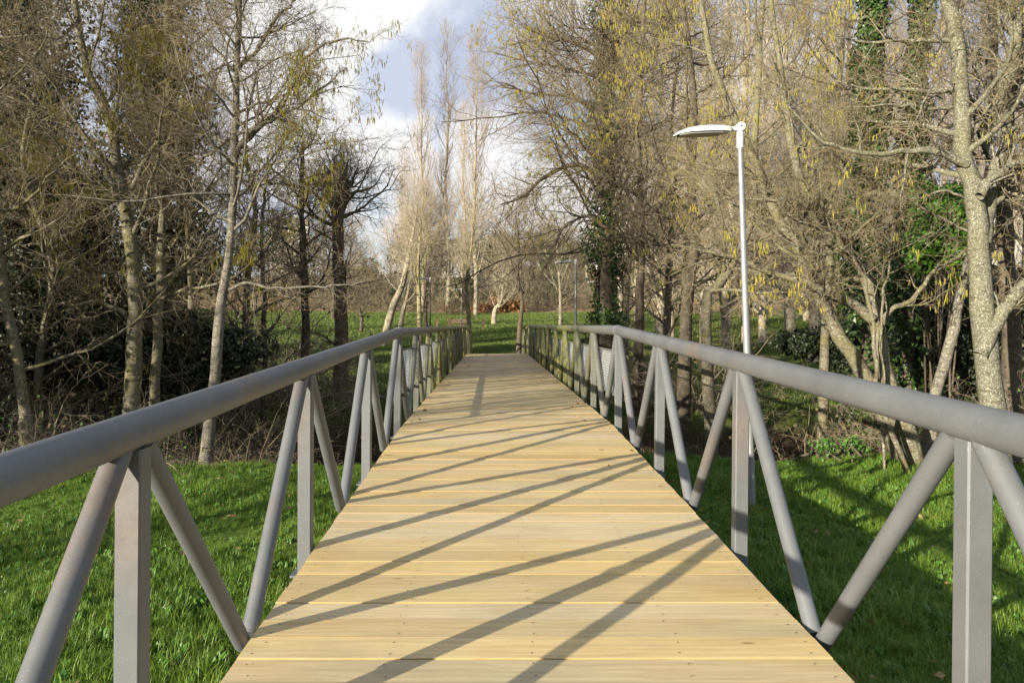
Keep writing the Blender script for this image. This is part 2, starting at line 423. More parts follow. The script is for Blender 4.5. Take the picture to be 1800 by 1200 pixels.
M['twig_pale'] = simple('twig_bark_pale', (.33, .265, .205), .85, .3, 2, obj_rand=.3)
M['twig_mid'] = simple('twig_bark_brown', (.23, .18, .12), .85, .35, 2, obj_rand=.35)
M['bramble'] = simple('bramble_cane', (.19, .155, .11), .85, .45, 2.5)
M['catkin'] = leafmat('catkin', [(.20, .18, .03), (.33, .31, .045), (.42, .30, .06)], .3, .6, 1.5)
M['ivy'] = leafmat('ivy_leaf', [(.018, .038, .010), (.035, .070, .015), (.06, .11, .02)], .15, .42, 2.0)
M['evergreen'] = leafmat('evergreen_leaf', [(.035, .09, .012), (.07, .17, .018), (.12, .24, .03)], .25, .42, 2.0)
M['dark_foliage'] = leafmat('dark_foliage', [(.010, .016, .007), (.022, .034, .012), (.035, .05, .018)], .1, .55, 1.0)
M['scrub_leaf'] = leafmat('dry_scrub_leaf', [(.08, .07, .03), (.15, .12, .05), (.20, .17, .06)], .25, .6, 2)
M['undergrowth'] = leafmat('undergrowth_leaf', [(.03, .025, .012), (.06, .055, .02), (.10, .095, .03)], .15, .6, 3)
M['beech_leaf'] = leafmat('dry_beech_leaf', [(.18, .085, .035), (.28, .14, .06), (.36, .20, .09)], .25, .6, 2)
M['weed_leaf'] = leafmat('weed_leaf', [(.05, .12, .02), (.08, .19, .03), (.13, .25, .04)], .3, .45, 1.3)
M['grass'] = leafmat('grass_blade', [(.065, .13, .013), (.13, .225, .022), (.23, .31, .045)], .35, .5, .9)
M['meadow'] = leafmat('meadow_blade', [(.05, .085, .014), (.095, .145, .024), (.17, .20, .045)], .3, .6, .35)
M['fallen'] = leafmat('fallen_leaf', [(.12, .07, .03), (.22, .13, .06), (.30, .21, .10)], .2, .6, 3)
M['hill_green'] = leafmat('hill_evergreen', [(.03, .045, .018), (.05, .07, .025), (.08, .10, .035)], .1, .6, .5)
M['house_wall'] = simple('white_render', (.75, .73, .70), .9, .06, .5)
M['roof'] = simple('clay_roof', (.26, .21, .18), .9, .2, 1)
M['window'] = simple('window_glass', (.05, .06, .08), .15, .1, 1)
M['bench_wood'] = simple('bench_wood', (.10, .055, .035), .8, .25, 4)
M['coat'] = simple('grey_coat', (.20, .24, .30), .9, .1, 5)
M['trouser'] = simple('dark_trousers', (.025, .025, .035), .9, .1, 5)
M['skin'] = simple('skin', (.45, .28, .2), .6, .05, 5)
M['hair'] = simple('hair', (.04, .025, .015), .7, .1, 5)
M['shoe'] = simple('light_shoe', (.5, .5, .5), .7, .1, 5)

# ------------------------------------------------------------------ terrain
def sstep(a, b, x):
    t = np.clip((x - a) / (b - a), 0, 1); return t * t * (3 - 2 * t)
def hn(x, y, s, ph=0.):
    return (np.sin(x / s * 1.3 + ph + 1.7 * np.sin(y / s * .7 + ph)) + np.sin(y / s * 1.1 + 2 * ph + 1.3 * np.sin(x / s * .9 - ph)) + .5 * np.sin((x + y) / s * 2.3 + ph)) / 2.5
def bank_edge(x):
    return 11.7 + .05 * x + .35 * np.sin(x * .55 + 1) + .2 * np.sin(x * 1.3)
def ground(x, y):
    x = np.asarray(x, float); y = np.asarray(y, float)
    be = bank_edge(x)
    z = -.56 + .05 * hn(x, y, 2.2) + .02 * hn(x, y, .6, 2)
    z = z + .35 * sstep(2, -2, y) * sstep(2.4, 1.2, np.abs(x - .17))          # ramp up to the bridge start
    z = z - 2.15 * sstep(be, be + 2.6, y) + 1.95 * sstep(17.0, 21.6, y)
    z = z + .70 * sstep(23, 38, y) + np.clip(y - 38, 0, 50) * .062
    z = z + np.clip(y - 88, 0, 120) * .10 * (1 + .25 * np.sin(x / 60 + .5)) + np.where(y > 88, .5 * hn(x, y, 18), 0)
    z = z + np.where(y > 23, .10 * hn(x, y, 5), 0)
    z = z - .25 * sstep(14, 16, y) * sstep(19, 17, y)
    z = z + .02 * np.clip(np.abs(x) - 12, 0, 60)
    return z
def axis(lo, hi, fine_lo, fine_hi, d, g=1.09):
    a = list(np.arange(fine_lo, fine_hi + 1e-6, d)); s = d; x = fine_hi
    while x < hi: s *= g; x += s; a.append(x)
    s = d; x = fine_lo
    while x > lo: s *= g; x -= s; a.insert(0, x)
    return np.array(a)
gx = axis(-1200, 1200, -14, 16, .3); gy = axis(-300, 2200, 0, 27, .27, 1.06)
X, Y = np.meshgrid(gx, gy); Z = ground(X, Y)
Z = np.where(Y > 210, Z[np.searchsorted(gy, 210)][None] - .0 * Y, Z)
V = np.stack([X, Y, Z], -1).reshape(-1, 3)
ny, nx = X.shape; idx = np.arange(nx * ny).reshape(ny, nx)
Fg = np.stack([idx[:-1, :-1], idx[:-1, 1:], idx[1:, 1:], idx[1:, :-1]], -1).reshape(-1, 4)
def terrain_mat():
    m, n, l, b = mat('ground_turf')
    g = n.new('ShaderNodeNewGeometry'); pos = g.outputs['Position']
    sx = n.new('ShaderNodeSeparateXYZ'); l.new(pos, sx.inputs[0])
    f = noise(n, l, pos, .35, 6, .65); f2 = noise(n, l, pos, 7, 6, .75)
    grass = ramp(n, l, f, [(.3, (.06, .105, .016)), (.5, (.095, .15, .024)), (.68, (.15, .185, .04))])
    grass = mix(n, l, .7, grass, ramp(n, l, f2, [(.3, (.45, .5, .4)), (.65, (1.0, 1.0, 1.0))]), 'MULTIPLY')
    # earth and leaf litter
    soil = ramp(n, l, f2, [(.3, (.022, .017, .011)), (.55, (.05, .037, .023)), (.75, (.09, .07, .042))])
    litter = ramp(n, l, noise(n, l, pos, 2.5, 7, .8), [(.3, (.15, .10, .05)), (.55, (.27, .18, .10)), (.75, (.25, .20, .11))])
    yj = math_(n, l, 'ADD', sx.outputs['Y'], math_(n, l, 'MULTIPLY', f, 2.0))
    def band(a, b_, c, d):
        m1 = n.new('ShaderNodeMapRange'); l.new(yj, m1.inputs[0]); m1.inputs[1].default_value = a; m1.inputs[2].default_value = b_
        m2 = n.new('ShaderNodeMapRange'); l.new(yj, m2.inputs[0]); m2.inputs[1].default_value = c; m2.inputs[2].default_value = d; m2.inputs[3].default_value = 1; m2.inputs[4].default_value = 0
        return math_(n, l, 'MULTIPLY', m1.outputs[0], m2.outputs[0])
    c = mix(n, l, band(12.6, 13.6, 20.9, 22.2), grass, soil)
    c = mix(n, l, band(79, 83, 5000, 6000), c, litter)
    # worn brown patches in the far meadow
    w = noise(n, l, mapping(n, l, pos, (1, 1, 1), (9, 4, 0)), .12, 5, .6)
    wf = math_(n, l, 'MULTIPLY', ramp(n, l, w, [(.58, (0, 0, 0)), (.68, (.6, .6, .6))]), band(30, 40, 5000, 6000))
    c = mix(n, l, wf, c, (.17, .14, .06))
    hill = ramp(n, l, noise(n, l, pos, .12, 6, .7), [(.3, (.07, .06, .03)), (.5, (.14, .11, .06)), (.7, (.10, .11, .04))])
    c = mix(n, l, band(95, 110, 5000, 6000), c, hill)
    l.new(c, b.inputs['Base Color']); b.inputs['Roughness'].default_value = .95; b.inputs['Specular IOR Level'].default_value = .1
    bump(n, l, b, f2, .8, .06)
    return m
M['terrain'] = terrain_mat()
tag(link_mesh('ground', V, Fg, M['terrain'], smooth=True), kind='structure')

mw, n_, l_, b_ = mat('stream_water')
b_.inputs['Base Color'].default_value = (.018, .02, .014, 1); b_.inputs['Roughness'].default_value = .08
bump(n_, l_, b_, noise(n_, l_, None, 9, 3), .25, .02)
mbx = MB(); mbx.add([[-60, 13, 0], [60, 13, 0], [60, 20, 0], [-60, 20, 0]], [[0, 1, 2, 3]])
tag(mbx.build('stream_water', mw, loc=(0, 0, -2.72)), kind='structure')

# ------------------------------------------------------------------ footbridge
XL, XR = -1.065, 1.416
XC = (XL + XR) / 2
PL, PR = XL - .055, XR + .062
K1, K2 = 9.24, 31.94; YS, YE = -4.38, 38.75; SL = .0348; BAY = 2.27
def deck(y):
    if y < K1: return SL * y
    if y < K2: return SL * K1
    return SL * K1 - SL * (y - K2)
def slope(y): return SL if y < K1 else (0 if y < K2 else -SL)
bridge = thing('footbridge', (XC, K1, 0), 'long timber decked footbridge with grey tubular steel railings on both sides', 'footbridge')
BO = np.array([XC, K1, 0.])
def bl(p): return tuple(np.array(p, float) - BO)
# a plank with chamfered long edges, profile in YZ
def plank_mesh(c=.0045):
    w, t = .0985, .042; L = (XR - XL) / 2
    prof = [(-w, -t), (-w, -c), (-w + c, 0), (w - c, 0), (w, -c), (w, -t)]
    V = [[x, y, z] for x in (-L, L) for y, z in prof]; n = 6
    Fq = []; mi = []
    for i in range(n):
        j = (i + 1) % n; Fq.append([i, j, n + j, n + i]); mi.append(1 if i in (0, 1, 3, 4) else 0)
    mb = MB()
    mb.add(V, np.array(Fq)[:, ::-1]); mb.m4 = mi
    mb.add(V, [[0, 1, 4, 5], [11, 10, 7, 6]]); mb.add(V, [[1, 2, 3, 4], [10, 9, 8, 7]])
    return mb
first = None; y = YS + .1; rng = np.random.default_rng(3)
while y < YE - .05:
    if first is None:
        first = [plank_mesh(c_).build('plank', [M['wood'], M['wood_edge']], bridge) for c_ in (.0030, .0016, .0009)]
        o = first[0]; nk = 0
    elif nk < 3: o = first[nk]
    else:
        o = first[int(rng.integers(0, 3))].copy(); C.objects.link(o)
    nk += 1
    o.location = bl((XC + rng.normal() * .003, y, deck(y) + rng.normal() * .0016))
    o.rotation_euler = (math.atan(slope(y)) + rng.normal() * .004, rng.normal() * .0004, rng.normal() * .0006)
    y += .2012
# screws
sV, sF = [], []; mb = MB(); y = YS + .1
ca = np.arange(6) * pi / 3; disc = np.stack([np.cos(ca), np.sin(ca), ca * 0], 1) * .0048
while y < 20:
    for x in (XL + .07, XL + .64, XC + .01, XR - .62, XR - .07):
        for dy in (-.055, .05):
            c = np.array(bl((x + rng.normal() * .012, y + dy + rng.normal() * .006, deck(y + dy) + .0035)))
            mb.add(np.vstack([disc, disc * .9 + [0, 0, -.006]]) + c, [[0, 1, 2, 3], [0, 3, 4, 5]])
    y += .2012
tag(mb.build('screws', M['screw'], bridge), kind='stuff')
# side beams under the deck
def prism_seg(mb, x0, x1, ya, yb, ztop, zbot, m=0):
    v = [[x, y, deck(y) + z] for y in (ya, yb) for x in (x0, x1) for z in (zbot, ztop)]
    v = [bl(p) for p in v]
    mb.add(v, [[0, 1, 3, 2], [4, 6, 7, 5], [0, 4, 5, 1], [2, 3, 7, 6], [0, 2, 6, 4], [1, 5, 7, 3]], m)
for xa, xb in ((XL + .02, XL + .10), (XR - .10, XR - .02), (XC - .06, XC + .06)):
    mb = MB()
    for a, b in ((YS, K1), (K1, K2), (K2, YE)): prism_seg(mb, xa, xb, a, b, -.048, -.30)
    mb.build('side_beam', M['steel'], bridge)
# handrails with a rounded kink
def rail_path(x, h, y0=YS, y1=YE):
    ys = sorted([y0, K1 - .12, K1, K1 + .12, K2 - .12, K2, K2 + .12, y1]); ys = [q for q in ys if y0 <= q <= y1]
    return [bl((x, q, deck(q) + h)) for q in ys]
RH = {-1: 1.085, 1: 1.115}
nb = 19
posts_y = [2.43 + BAY * k for k in range(-3, 17)]
post0 = brace0 = mesh0 = bolt0 = weld0 = None
def mesh_panel():
    """woven wire diamonds of one bay, centred"""
    W, H, s = BAY - .06, .52, .052
    segs = []
    for sgn in (1, -1):
        c = -W / 2 - H
        while c < W / 2 + H:
            # line y = c + sgn*z
            za, zb = -H / 2, H / 2; ya = c + sgn * za; yb = c + sgn * zb
            lo, hi = -W / 2, W / 2
            pts = []
            for z_ in (za, zb):
                yy = c + sgn * z_
                if lo <= yy <= hi: pts.append((yy, z_))
            for yy in (lo, hi):
                z_ = (yy - c) * sgn
                if za < z_ < zb: pts.append((yy, z_))
            if len(pts) == 2:
                segs.append([[sgn * .0022, pts[0][0], pts[0][1]], [sgn * .0022, pts[1][0], pts[1][1]]])
            c += s * 1.414
    segs = np.array(segs); V, Fq = tubes(segs, np.full(segs.shape[:2], .0028), 3)
    return V, Fq
for side, px, name in ((-1, PL, 'L'), (1, PR, 'R')):
    hr = MB(); hr.tube(rail_path(px, RH[side]), .0595, 28)
    hr.build('handrail', M['steel'], bridge, smooth=True)
    # welded rings where the tube is joined
    for q in (K1, K2):
        w = MB(); p = np.array(rail_path(px, RH[side], q - .012, q + .012)); p = np.array([bl((px, q - .009, deck(q - .009) + RH[side])), bl((px, q + .009, deck(q + .009) + RH[side]))])
        w.tube(p, .0625, 24, caps=True)
        w.build('weld_ring', M['galv'], bridge, smooth=False)
    # lower rail carrying the net
    for h, r in ((.30, .022), (.85, .014)):
        lr_ = MB(); lr_.tube([bl((px + side * .060, q, deck(q) + h)) for q in (K1, K2)], r, 8)
        lr_.build('net_rail', M['steel'], bridge, smooth=True)
    for k, yp in enumerate(posts_y):
        h = RH[side] - .05
        if post0 is None:
            pm = MB(); w = .04; bz = .006
            prof = [(-w, -w + bz), (-w + bz, -w), (w - bz, -w), (w, -w + bz), (w, w - bz), (w - bz, w), (-w + bz, w), (-w, w - bz)]
            Vp = [[a, b, z] for z in (-.34, 1.0) for a, b in prof]
            pm.add(Vp, [[i, (i + 1) % 8, 8 + (i + 1) % 8, 8 + i] for i in range(8)])
            pm.add(Vp, [[8, 9, 10, 11], [11, 12, 13, 14], [15, 8, 11, 14]])
            o = post0 = pm.build('post', M['steel'], bridge)
            # outer bracket at the foot
            br = MB(); br.box((0, -.0, -.20), (.12, .13, .09)); br.box((0, 0, -.14), (.15, .16, .012))
            post0_br = br.build('foot_bracket', M['steel'], o)
            bo = MB(); bo.tube([(-.055, .03, .25), (-.04, .03, .25)], .014, 10); bo.build('bolt', M['bench_wood'], o)
            bo = MB(); bo.tube([(-.055, .03, .62), (-.04, .03, .62)], .014, 10); bo.build('bolt', M['bench_wood'], o)
        else:
            o = copy_tree(post0, bridge)
        o.location = bl((px, yp, deck(yp))); o.scale = (-side, 1, h); o.rotation_euler = (0, rng.normal() * .004 + .006, 0)
        # two braces leaning away from the post head
        for sg in (-1, 1):
            ym = yp + sg * (BAY / 2 - .045)
            if ym > YE or ym < YS: continue
            zt, zb = RH[side] - .045, -.05
            a = np.array(bl((px, yp + sg * .075, deck(yp + sg * .075) + zt))); b = np.array(bl((px, ym, deck(ym) + zb)))
            d = b - a; L = np.linalg.norm(d)
            if brace0 is None:
                bm_ = MB(); bm_.tube([(0, 0, 0), (0, 0, -1)], .0385, 20)
                br_ = brace0 = bm_.build('brace', M['steel'], bridge, smooth=True)
            else:
                br_ = brace0.copy(); C.objects.link(br_)
            br_.location = a; br_.scale = (1, 1, L)
            br_.rotation_euler = (math.atan2(d[1], -d[2]), 0, 0)
        if K1 - .1 < yp < K2 - .1:
            if mesh0 is None:
                Vm, Fm = mesh_panel(); o = mesh0 = link_mesh('net_panel', Vm, Fm, M['wire'], bridge)
            else:
                o = mesh0.copy(); C.objects.link(o)
            o.location = bl((px + side * .062, yp + BAY / 2, deck(yp + .5) + .575))

# concrete abutments
for q, lab in ((K1 + 1.1, 'concrete abutment block under the near end of the footbridge'), (K2 - 6.5, 'concrete abutment block under the far span of the footbridge')):
    mb = MB(); mb.box((0, 0, 0), (2.3, .7, 2.0)); mb.box((0, 0, 1.02), (2.5, .9, .04))
    tag(mb.build('abutment', M['concrete'], loc=(XC, q, deck(q) - .30 - 1.05)), lab, 'abutment')

# ------------------------------------------------------------------ lamps
def lamp_post(base, top, r0, r1, head_len, name, label, yaw=0, big=True, pm='galv', hm_='lampwhite'):
    base = np.array(base); top = np.array(top) - base
    t = thing('street_lamp', tuple(base), label, 'street lamp', 'white street lamps with flat heads')
    p = MB(); p.tube([(0, 0, -.1), top * .5, top], [r0, (r0 + r1) / 2, r1], 20); p.build('pole', M[pm], t, smooth=True)
    s = head_len / .78
    sl = MB(); sl.tube([top + (0, 0, -.03), top + (.0, 0, .20 * s)], r1 * 1.28, 18); sl.build('sleeve', M[hm_], t, smooth=False)
    # joint knuckle, axis along Y
    kn = MB(); kn.tube([top + (0, -.052 * s, .21 * s), top + (0, .052 * s, .21 * s)], .048 * s, 16); kn.build('knuckle', M['lampwhite'], t)
    sc = MB(); sc.tube([top + (0, -.057 * s, .21 * s), top + (0, -.052 * s, .21 * s)], .010 * s, 8); sc.build('screw_head', M['screw'], t)
    # housing: lofted sections from neck to tip (x to the left)
    sec = [(-.03, .030, .045, .215, .165), (-.10, .032, .045, .215, .165), (-.125, .085, .05, .218, .148), (-.22, .12, .07, .226, .145),
           (-.34, .135, .08, .226, .141), (-.48, .135, .08, .216, .136), (-.60, .12, .07, .194, .131), (-.70, .08, .05, .158, .120), (-.765, .03, .02, .112, .098)]
    hm = MB(); n = 12; rows = []
    for (x, w, w2, zt, zb) in sec:
        ring = []
        for k in range(n):
            a = pi * k / (n - 1); ring.append((x * s, -cos(a) * w * s, (zb + (zt - zb) * sin(a) ** .6) * s))
        rows.append(ring)
    Vh = np.array(rows).reshape(-1, 3) + top; ns = len(sec)
    Fh = [[i * n + k, i * n + k + 1, (i + 1) * n + k + 1, (i + 1) * n + k] for i in range(ns - 1) for k in range(n - 1)]
    Fh += [[i * n, (i + 1) * n, (i + 1) * n + n - 1, i * n + n - 1] for i in range(ns - 1)]
    hm.add(Vh, Fh)
    hm.build('head', M[hm_], t, smooth=False)
    gm = MB(); gv = []
    for (x, w, w2, zt, zb) in sec[3:8]: gv += [(x * s, -w * .8 * s, (zb - .006) * s), (x * s, w * .8 * s, (zb - .006) * s)]
    gv = np.array(gv) + top; gl = gv + (0, 0, -.012 * s); k = len(gv)
    f = [[2 * i, 2 * i + 1, 2 * i + 3, 2 * i + 2] for i in range(4)]
    f2 = [[k + a for a in q][::-1] for q in f]
    gm.add(np.vstack([gv, gl]), f + f2 + [[2 * i, 2 * i + 2, k + 2 * i + 2, k + 2 * i] for i in range(4)] + [[2 * i + 1, k + 2 * i + 1, k + 2 * i + 3, 2 * i + 3] for i in range(4)])
    gm.build('diffuser', M['glass'], t)
    if yaw: t.rotation_euler = (0, 0, yaw)
    return t
Yl = 8.9; tb = P(1322, 888, Yl); tp = P(1301, 256, Yl); tb[2] = ground(tb[0], Yl) + .02
lamp_post(tb, tp, .046, .030, .78, '', 'tall pale street lamp beside the right railing, nearest to the camera')
def far_lamp(pxb, pyt, Yf, hl, lab, pxt=None, pm='greypole'):
    b = P(pxb, 600, Yf); b[2] = ground(b[0], Yf); t = P(pxt or pxb, pyt + 6, Yf)
    return lamp_post(b, t, .045, .03, hl, '', lab, pm=pm, hm_='greyhead')
far_lamp(756, 489, 36, .62, 'slim street lamp on the far meadow behind the left railing, darker pole', pm='screw')
far_lamp(811, 506, 52, .62, 'pale street lamp on the far meadow beside the wooden bench', pm='galv')
far_lamp(1012, 462, 23.5, .66, 'street lamp head showing above the right railing between the thin branches')
far_lamp(1048, 493, 48, .60, 'small street lamp half hidden behind branches, just left of the ivy covered tree')

# ------------------------------------------------------------------ grass (stuff)
def blade_tuft(name, n, spread, h, w, rng, mat_, wide=False):
    ang = rng.random(n) * 6.28; rad = spread * np.sqrt(rng.random(n)); a2 = rng.random(n) * 6.28
    b = np.stack([np.cos(ang) * rad, np.sin(ang) * rad, np.zeros(n)], 1)
    side = np.stack([np.cos(a2), np.sin(a2), np.zeros(n)], 1); fw = np.stack([-np.sin(a2), np.cos(a2), np.zeros(n)], 1)
    H = (h * rng.uniform(.5, 1.25, n))[:, None]; Wd = (w * rng.uniform(.7, 1.3, n))[:, None]; bend = (rng.uniform(.15, .9, n))[:, None]
    up = np.array([[0, 0, 1.]])
    if wide: ts = [(0, .25, 0), (.35, 1, .1), (.7, .9, .45), (1, .05, 1)]
    else: ts = [(0, 1, 0), (.4, .85, .12), (.75, .55, .5), (1, .06, 1)]
    rows = []
    for (t, ww, bb) in ts:
        c = b + up * H * t * (1 - .35 * bend * bb) + fw * H * bend * bb * .8
        rows += [c - side * Wd * ww / 2, c + side * Wd * ww / 2]
    V = np.stack(rows, 1); k = V.shape[1]; idx = np.arange(n)[:, None] * k
    Fq = np.concatenate([idx + np.array([[0, 1, 3, 2]]), idx + np.array([[2, 3, 5, 4]]), idx + np.array([[4, 5, 7, 6]])])
    me = link_mesh(name, V.reshape(-1, 3), Fq, mat_, smooth=True)
    C.objects.unlink(me); return me
rng = np.random.default_rng(5)
gcol = bpy.data.collections.new('grass_tuft_sources')
for i in range(4): gcol.objects.link(blade_tuft('grass_tuft', 34, .095, (.10, .13, .15, .18)[i], .0058, rng, M['grass']))
gcol.objects.link(blade_tuft('broad_leaf_tuft', 11, .06, .13, .036, rng, M['weed_leaf'], True))
gcol2 = bpy.data.collections.new('far_grass_sources')
for i in range(3): gcol2.objects.link(blade_tuft('far_tuft', 16, .30, .12, .022, rng, M['meadow']))

def scatter(name, pts, scl, col, label, cat, mats):
    me = bpy.data.meshes.new(name); me.vertices.add(len(pts)); me.vertices.foreach_set('co', np.asarray(pts, np.float32).ravel())
    at = me.attributes.new('scl', 'FLOAT', 'POINT'); at.data.foreach_set('value', np.asarray(scl, np.float32))
    o = bpy.data.objects.new(name, me); C.objects.link(o); tag(o, label, cat, kind='stuff')
    ng = bpy.data.node_groups.new(name, 'GeometryNodeTree')
    ng.interface.new_socket('Geometry', in_out='INPUT', socket_type='NodeSocketGeometry')
    ng.interface.new_socket('Geometry', in_out='OUTPUT', socket_type='NodeSocketGeometry')
    N, L = ng.nodes, ng.links
    gi = N.new('NodeGroupInput'); go = N.new('NodeGroupOutput')
    ci = N.new('GeometryNodeCollectionInfo'); ci.inputs['Collection'].default_value = col
    ci.inputs['Separate Children'].default_value = True; ci.inputs['Reset Children'].default_value = True
    ip = N.new('GeometryNodeInstanceOnPoints'); ip.inputs['Pick Instance'].default_value = True
    na = N.new('GeometryNodeInputNamedAttribute'); na.data_type = 'FLOAT'; na.inputs['Name'].default_value = 'scl'
    rv = N.new('FunctionNodeRandomValue'); rv.data_type = 'FLOAT_VECTOR'
    rv.inputs[0].default_value = (-.15, -.15, 0); rv.inputs[1].default_value = (.15, .15, 6.28)
    L.new(gi.outputs[0], ip.inputs['Points']); L.new(ci.outputs[0], ip.inputs['Instance'])
    L.new(rv.outputs[0], ip.inputs['Rotation'])
    L.new(na.outputs['Attribute'], ip.inputs['Scale']); L.new(ip.outputs[0], go.inputs[0])
    md = o.modifiers.new('scatter', 'NODES'); md.node_group = ng
    return o
def pts_area(n, x0, x1, y0, y1, rng, keep=None):
    x = rng.uniform(x0, x1, n); y = rng.uniform(y0, y1, n)
    k = (np.abs(x - XC) > .0)
    if keep is not None: k &= keep(x, y)
    x, y = x[k], y[k]; return np.stack([x, y, ground(x, y) - .01], 1)
near_keep = lambda x, y: (y < bank_edge(x) + .9) & (np.abs(x - VX * 0) < .72 * y + 1.6)
pn = pts_area(62000, -9.5, 10.5, 1.2, 13.2, rng, near_keep)
patch = .62 + .30 * hn(pn[:, 0], pn[:, 1], .8, 3) + .12 * hn(pn[:, 0], pn[:, 1], .25, 1)
scatter('grass', pn, patch * rng.uniform(.7, 1.25, len(pn)), gcol, 'lush green grass on the near bank on both sides of the footbridge', 'grass', None)
pf = pts_area(60000, -16, 20, 21.0, 50, rng, lambda x, y: (np.abs(x) < .58 * y + 2) & ((y > K2 - 6) | (np.abs(x - XC) > .2)))
pg = pts_area(34000, -34, 46, 50, 84, rng, lambda x, y: np.abs(x) < .6 * y)
pf = np.vstack([pf, pg])
scatter('meadow_grass', pf, rng.uniform(.5, 1.1, len(pf)) * np.where(pf[:, 1] > 50, 1.5, 1.0), gcol2, 'shorter green grass of the meadow beyond the stream', 'grass', None)

# fallen leaves lying in the grass and a few on the deck edges
def fallen(name, pts, label, seed):
    rg = np.random.default_rng(seed); V, Ff = leaves(pts, .055, rg, np.tile([[0, 0, 1.]], (len(pts), 1)), .7)
    tag(link_mesh(name, V, Ff, M['fallen']), label, 'leaf litter', kind='stuff')
pl_ = pts_area(900, -9, 10, 1.5, 13, rng, near_keep); pl_[:, 2] += rng.uniform(.03, .09, len(pl_)); fallen('fallen_leaves', pl_, 'brown fallen leaves scattered in the grass of the near bank', 8)
xe = np.where(rng.random(70) < .6, XR - rng.random(70) ** 2 * .5, XL + rng.random(70) ** 2 * .4); ye = rng.uniform(6, 32, 70)
fallen('leaves_on_deck', np.stack([xe, ye, [deck(q) + .008 for q in ye]], 1), 'few small brown leaves lying along the edges of the timber deck', 9)
# ------------------------------------------------------------------ trees
def part(name, levels, S, m, parent, origin, stuff=False, smooth=True):
    """levels: list of (P,R); joined in one mesh"""
    Vs, Fs, k = [], [], 0
    for (Pp, Rr), s in zip(levels, S):
        V, Fq = tubes(Pp, Rr, s); Vs.append(V); Fs.append(Fq + k); k += len(V)
    o = link_mesh(name, np.vstack(Vs) - np.array(origin), np.vstack(Fs), m, parent, smooth=smooth)
    if stuff: o['kind'] = 'stuff'
    return o

def path_tree(name, label, paths, bark, seed, twigm='twig', n1=16, len1=2.6, n2=8, n3=6, n4=4, ncat=900, group=None, ang1=62, up=.06, tmin=.25, cat_size=.085, limbs=(), cat='tree', lens=(.42, .38, .42), wander=.2):
    """paths: list of (points world, r0, r1); the first is the trunk. limbs: further branches as such paths."""
    rng = np.random.default_rng(seed); org = np.array(paths[0][0][0]).copy()
    t = thing(name, tuple(org), label, cat, group)
    K0 = 22; PPl = []; RRl = []
    for i, (pts, r0, r1) in enumerate(list(paths) + list(limbs)):
        q = resample(pts, K0); q[1:-1] += rng.normal(size=(K0 - 2, 3)) * .012
        rr = np.linspace(1, 0, K0) ** .85 * (r0 - r1) + r1
        if i == 0: rr = rr * (1 + .35 * np.exp(-np.arange(K0) / 1.3))
        rr = rr * (1 + .05 * rng.normal(size=K0))
        PPl.append(q); RRl.append(rr)
    nt = len(paths)
    PT = np.array(PPl); RT = np.array(RRl)
    for i in range(nt):
        V, Fq = tubes(PT[i:i + 1], RT[i:i + 1], 12)
        link_mesh('trunk', V - org, Fq, bark, t, smooth=True)
    for i in range(nt, len(PT)):
        V, Fq = tubes(PT[i:i + 1], RT[i:i + 1], 9)
        link_mesh('limb', V - org, Fq, bark, t, smooth=True)
    P1, R1 = grow(PT[:nt], RT[:nt], rng, n1, tmin, 1., ang1, 14, length=len1, taper=.55, K=9, rr=.42, tip=.22, up=up, wander=wander * .8, rmin=.006, rmax=.05)
    if len(limbs):
        PLm, RLm = PT[nt:, ::1], RT[nt:]
        P1 = np.concatenate([P1, PLm[:, np.linspace(0, K0 - 1, 9).astype(int)]]); R1 = np.concatenate([R1, RLm[:, np.linspace(0, K0 - 1, 9).astype(int)]])
    P2, R2 = grow(P1, R1, rng, n2, .18, 1., 50, 14, length=len1 * lens[0], taper=.45, K=6, rr=.5, tip=.3, up=.04, wander=wander, rmin=.0035, rmax=.02)
    vis = P2[:, 2, 2] < EYE + HY / F * P2[:, 2, 1] + 1.6          # the finest twigs only where the crown can be seen
    dens = 1.45 if org[1] < 15 else 1.1; far = max(1., min(2.0, org[1] / 13.)); rs = far ** .8
    P3, R3 = grow(P2[vis], R2[vis], rng, int(round(n3 * dens)), .12, 1., 48, 15, length=len1 * lens[0] * lens[1] * 1.1, taper=.4, K=4, rr=.55, tip=.4, up=.03, wander=wander * 1.4, rmin=.0026 * rs, rmax=.008 * rs)
    if n4:
        P4, R4 = grow(P3, R3, rng, n4, .15, 1., 45, 18, length=len1 * lens[0] * lens[1] * lens[2] * 1.2, taper=.3, K=3, rr=.6, tip=.5, up=.02, wander=wander * 1.8, rmin=.0021 * rs, rmax=.004 * rs)
    part('branches', [(P1[:nt * n1], R1[:nt * n1]), (P2, R2)], (6, 4), bark, t, org, True)
    part('twigs', [(P3, R3)] + ([(P4, R4)] if n4 else []), (3, 3), M[twigm], t, org, True)
    if ncat:
        src = P4 if n4 else P3
        # catkins gather on some boughs more than on others
        w = hn(src[:, -1, 0] * 1.0, src[:, -1, 2] * 1.0, .8, seed) > .12
        Pc, Rc = catkins(src[w], rng, int(ncat * .8), min(cat_size, .088)); Rc = Rc * (1 + .25 * (far - 1))
        V, Fq = tubes(Pc, Rc, 3); o = link_mesh('catkins', V - org, Fq, M['catkin'], t); o['kind'] = 'stuff'
    return t

def gz(p):
    p = np.array(p); p[2] = ground(p[0], p[1]) - .08; return p

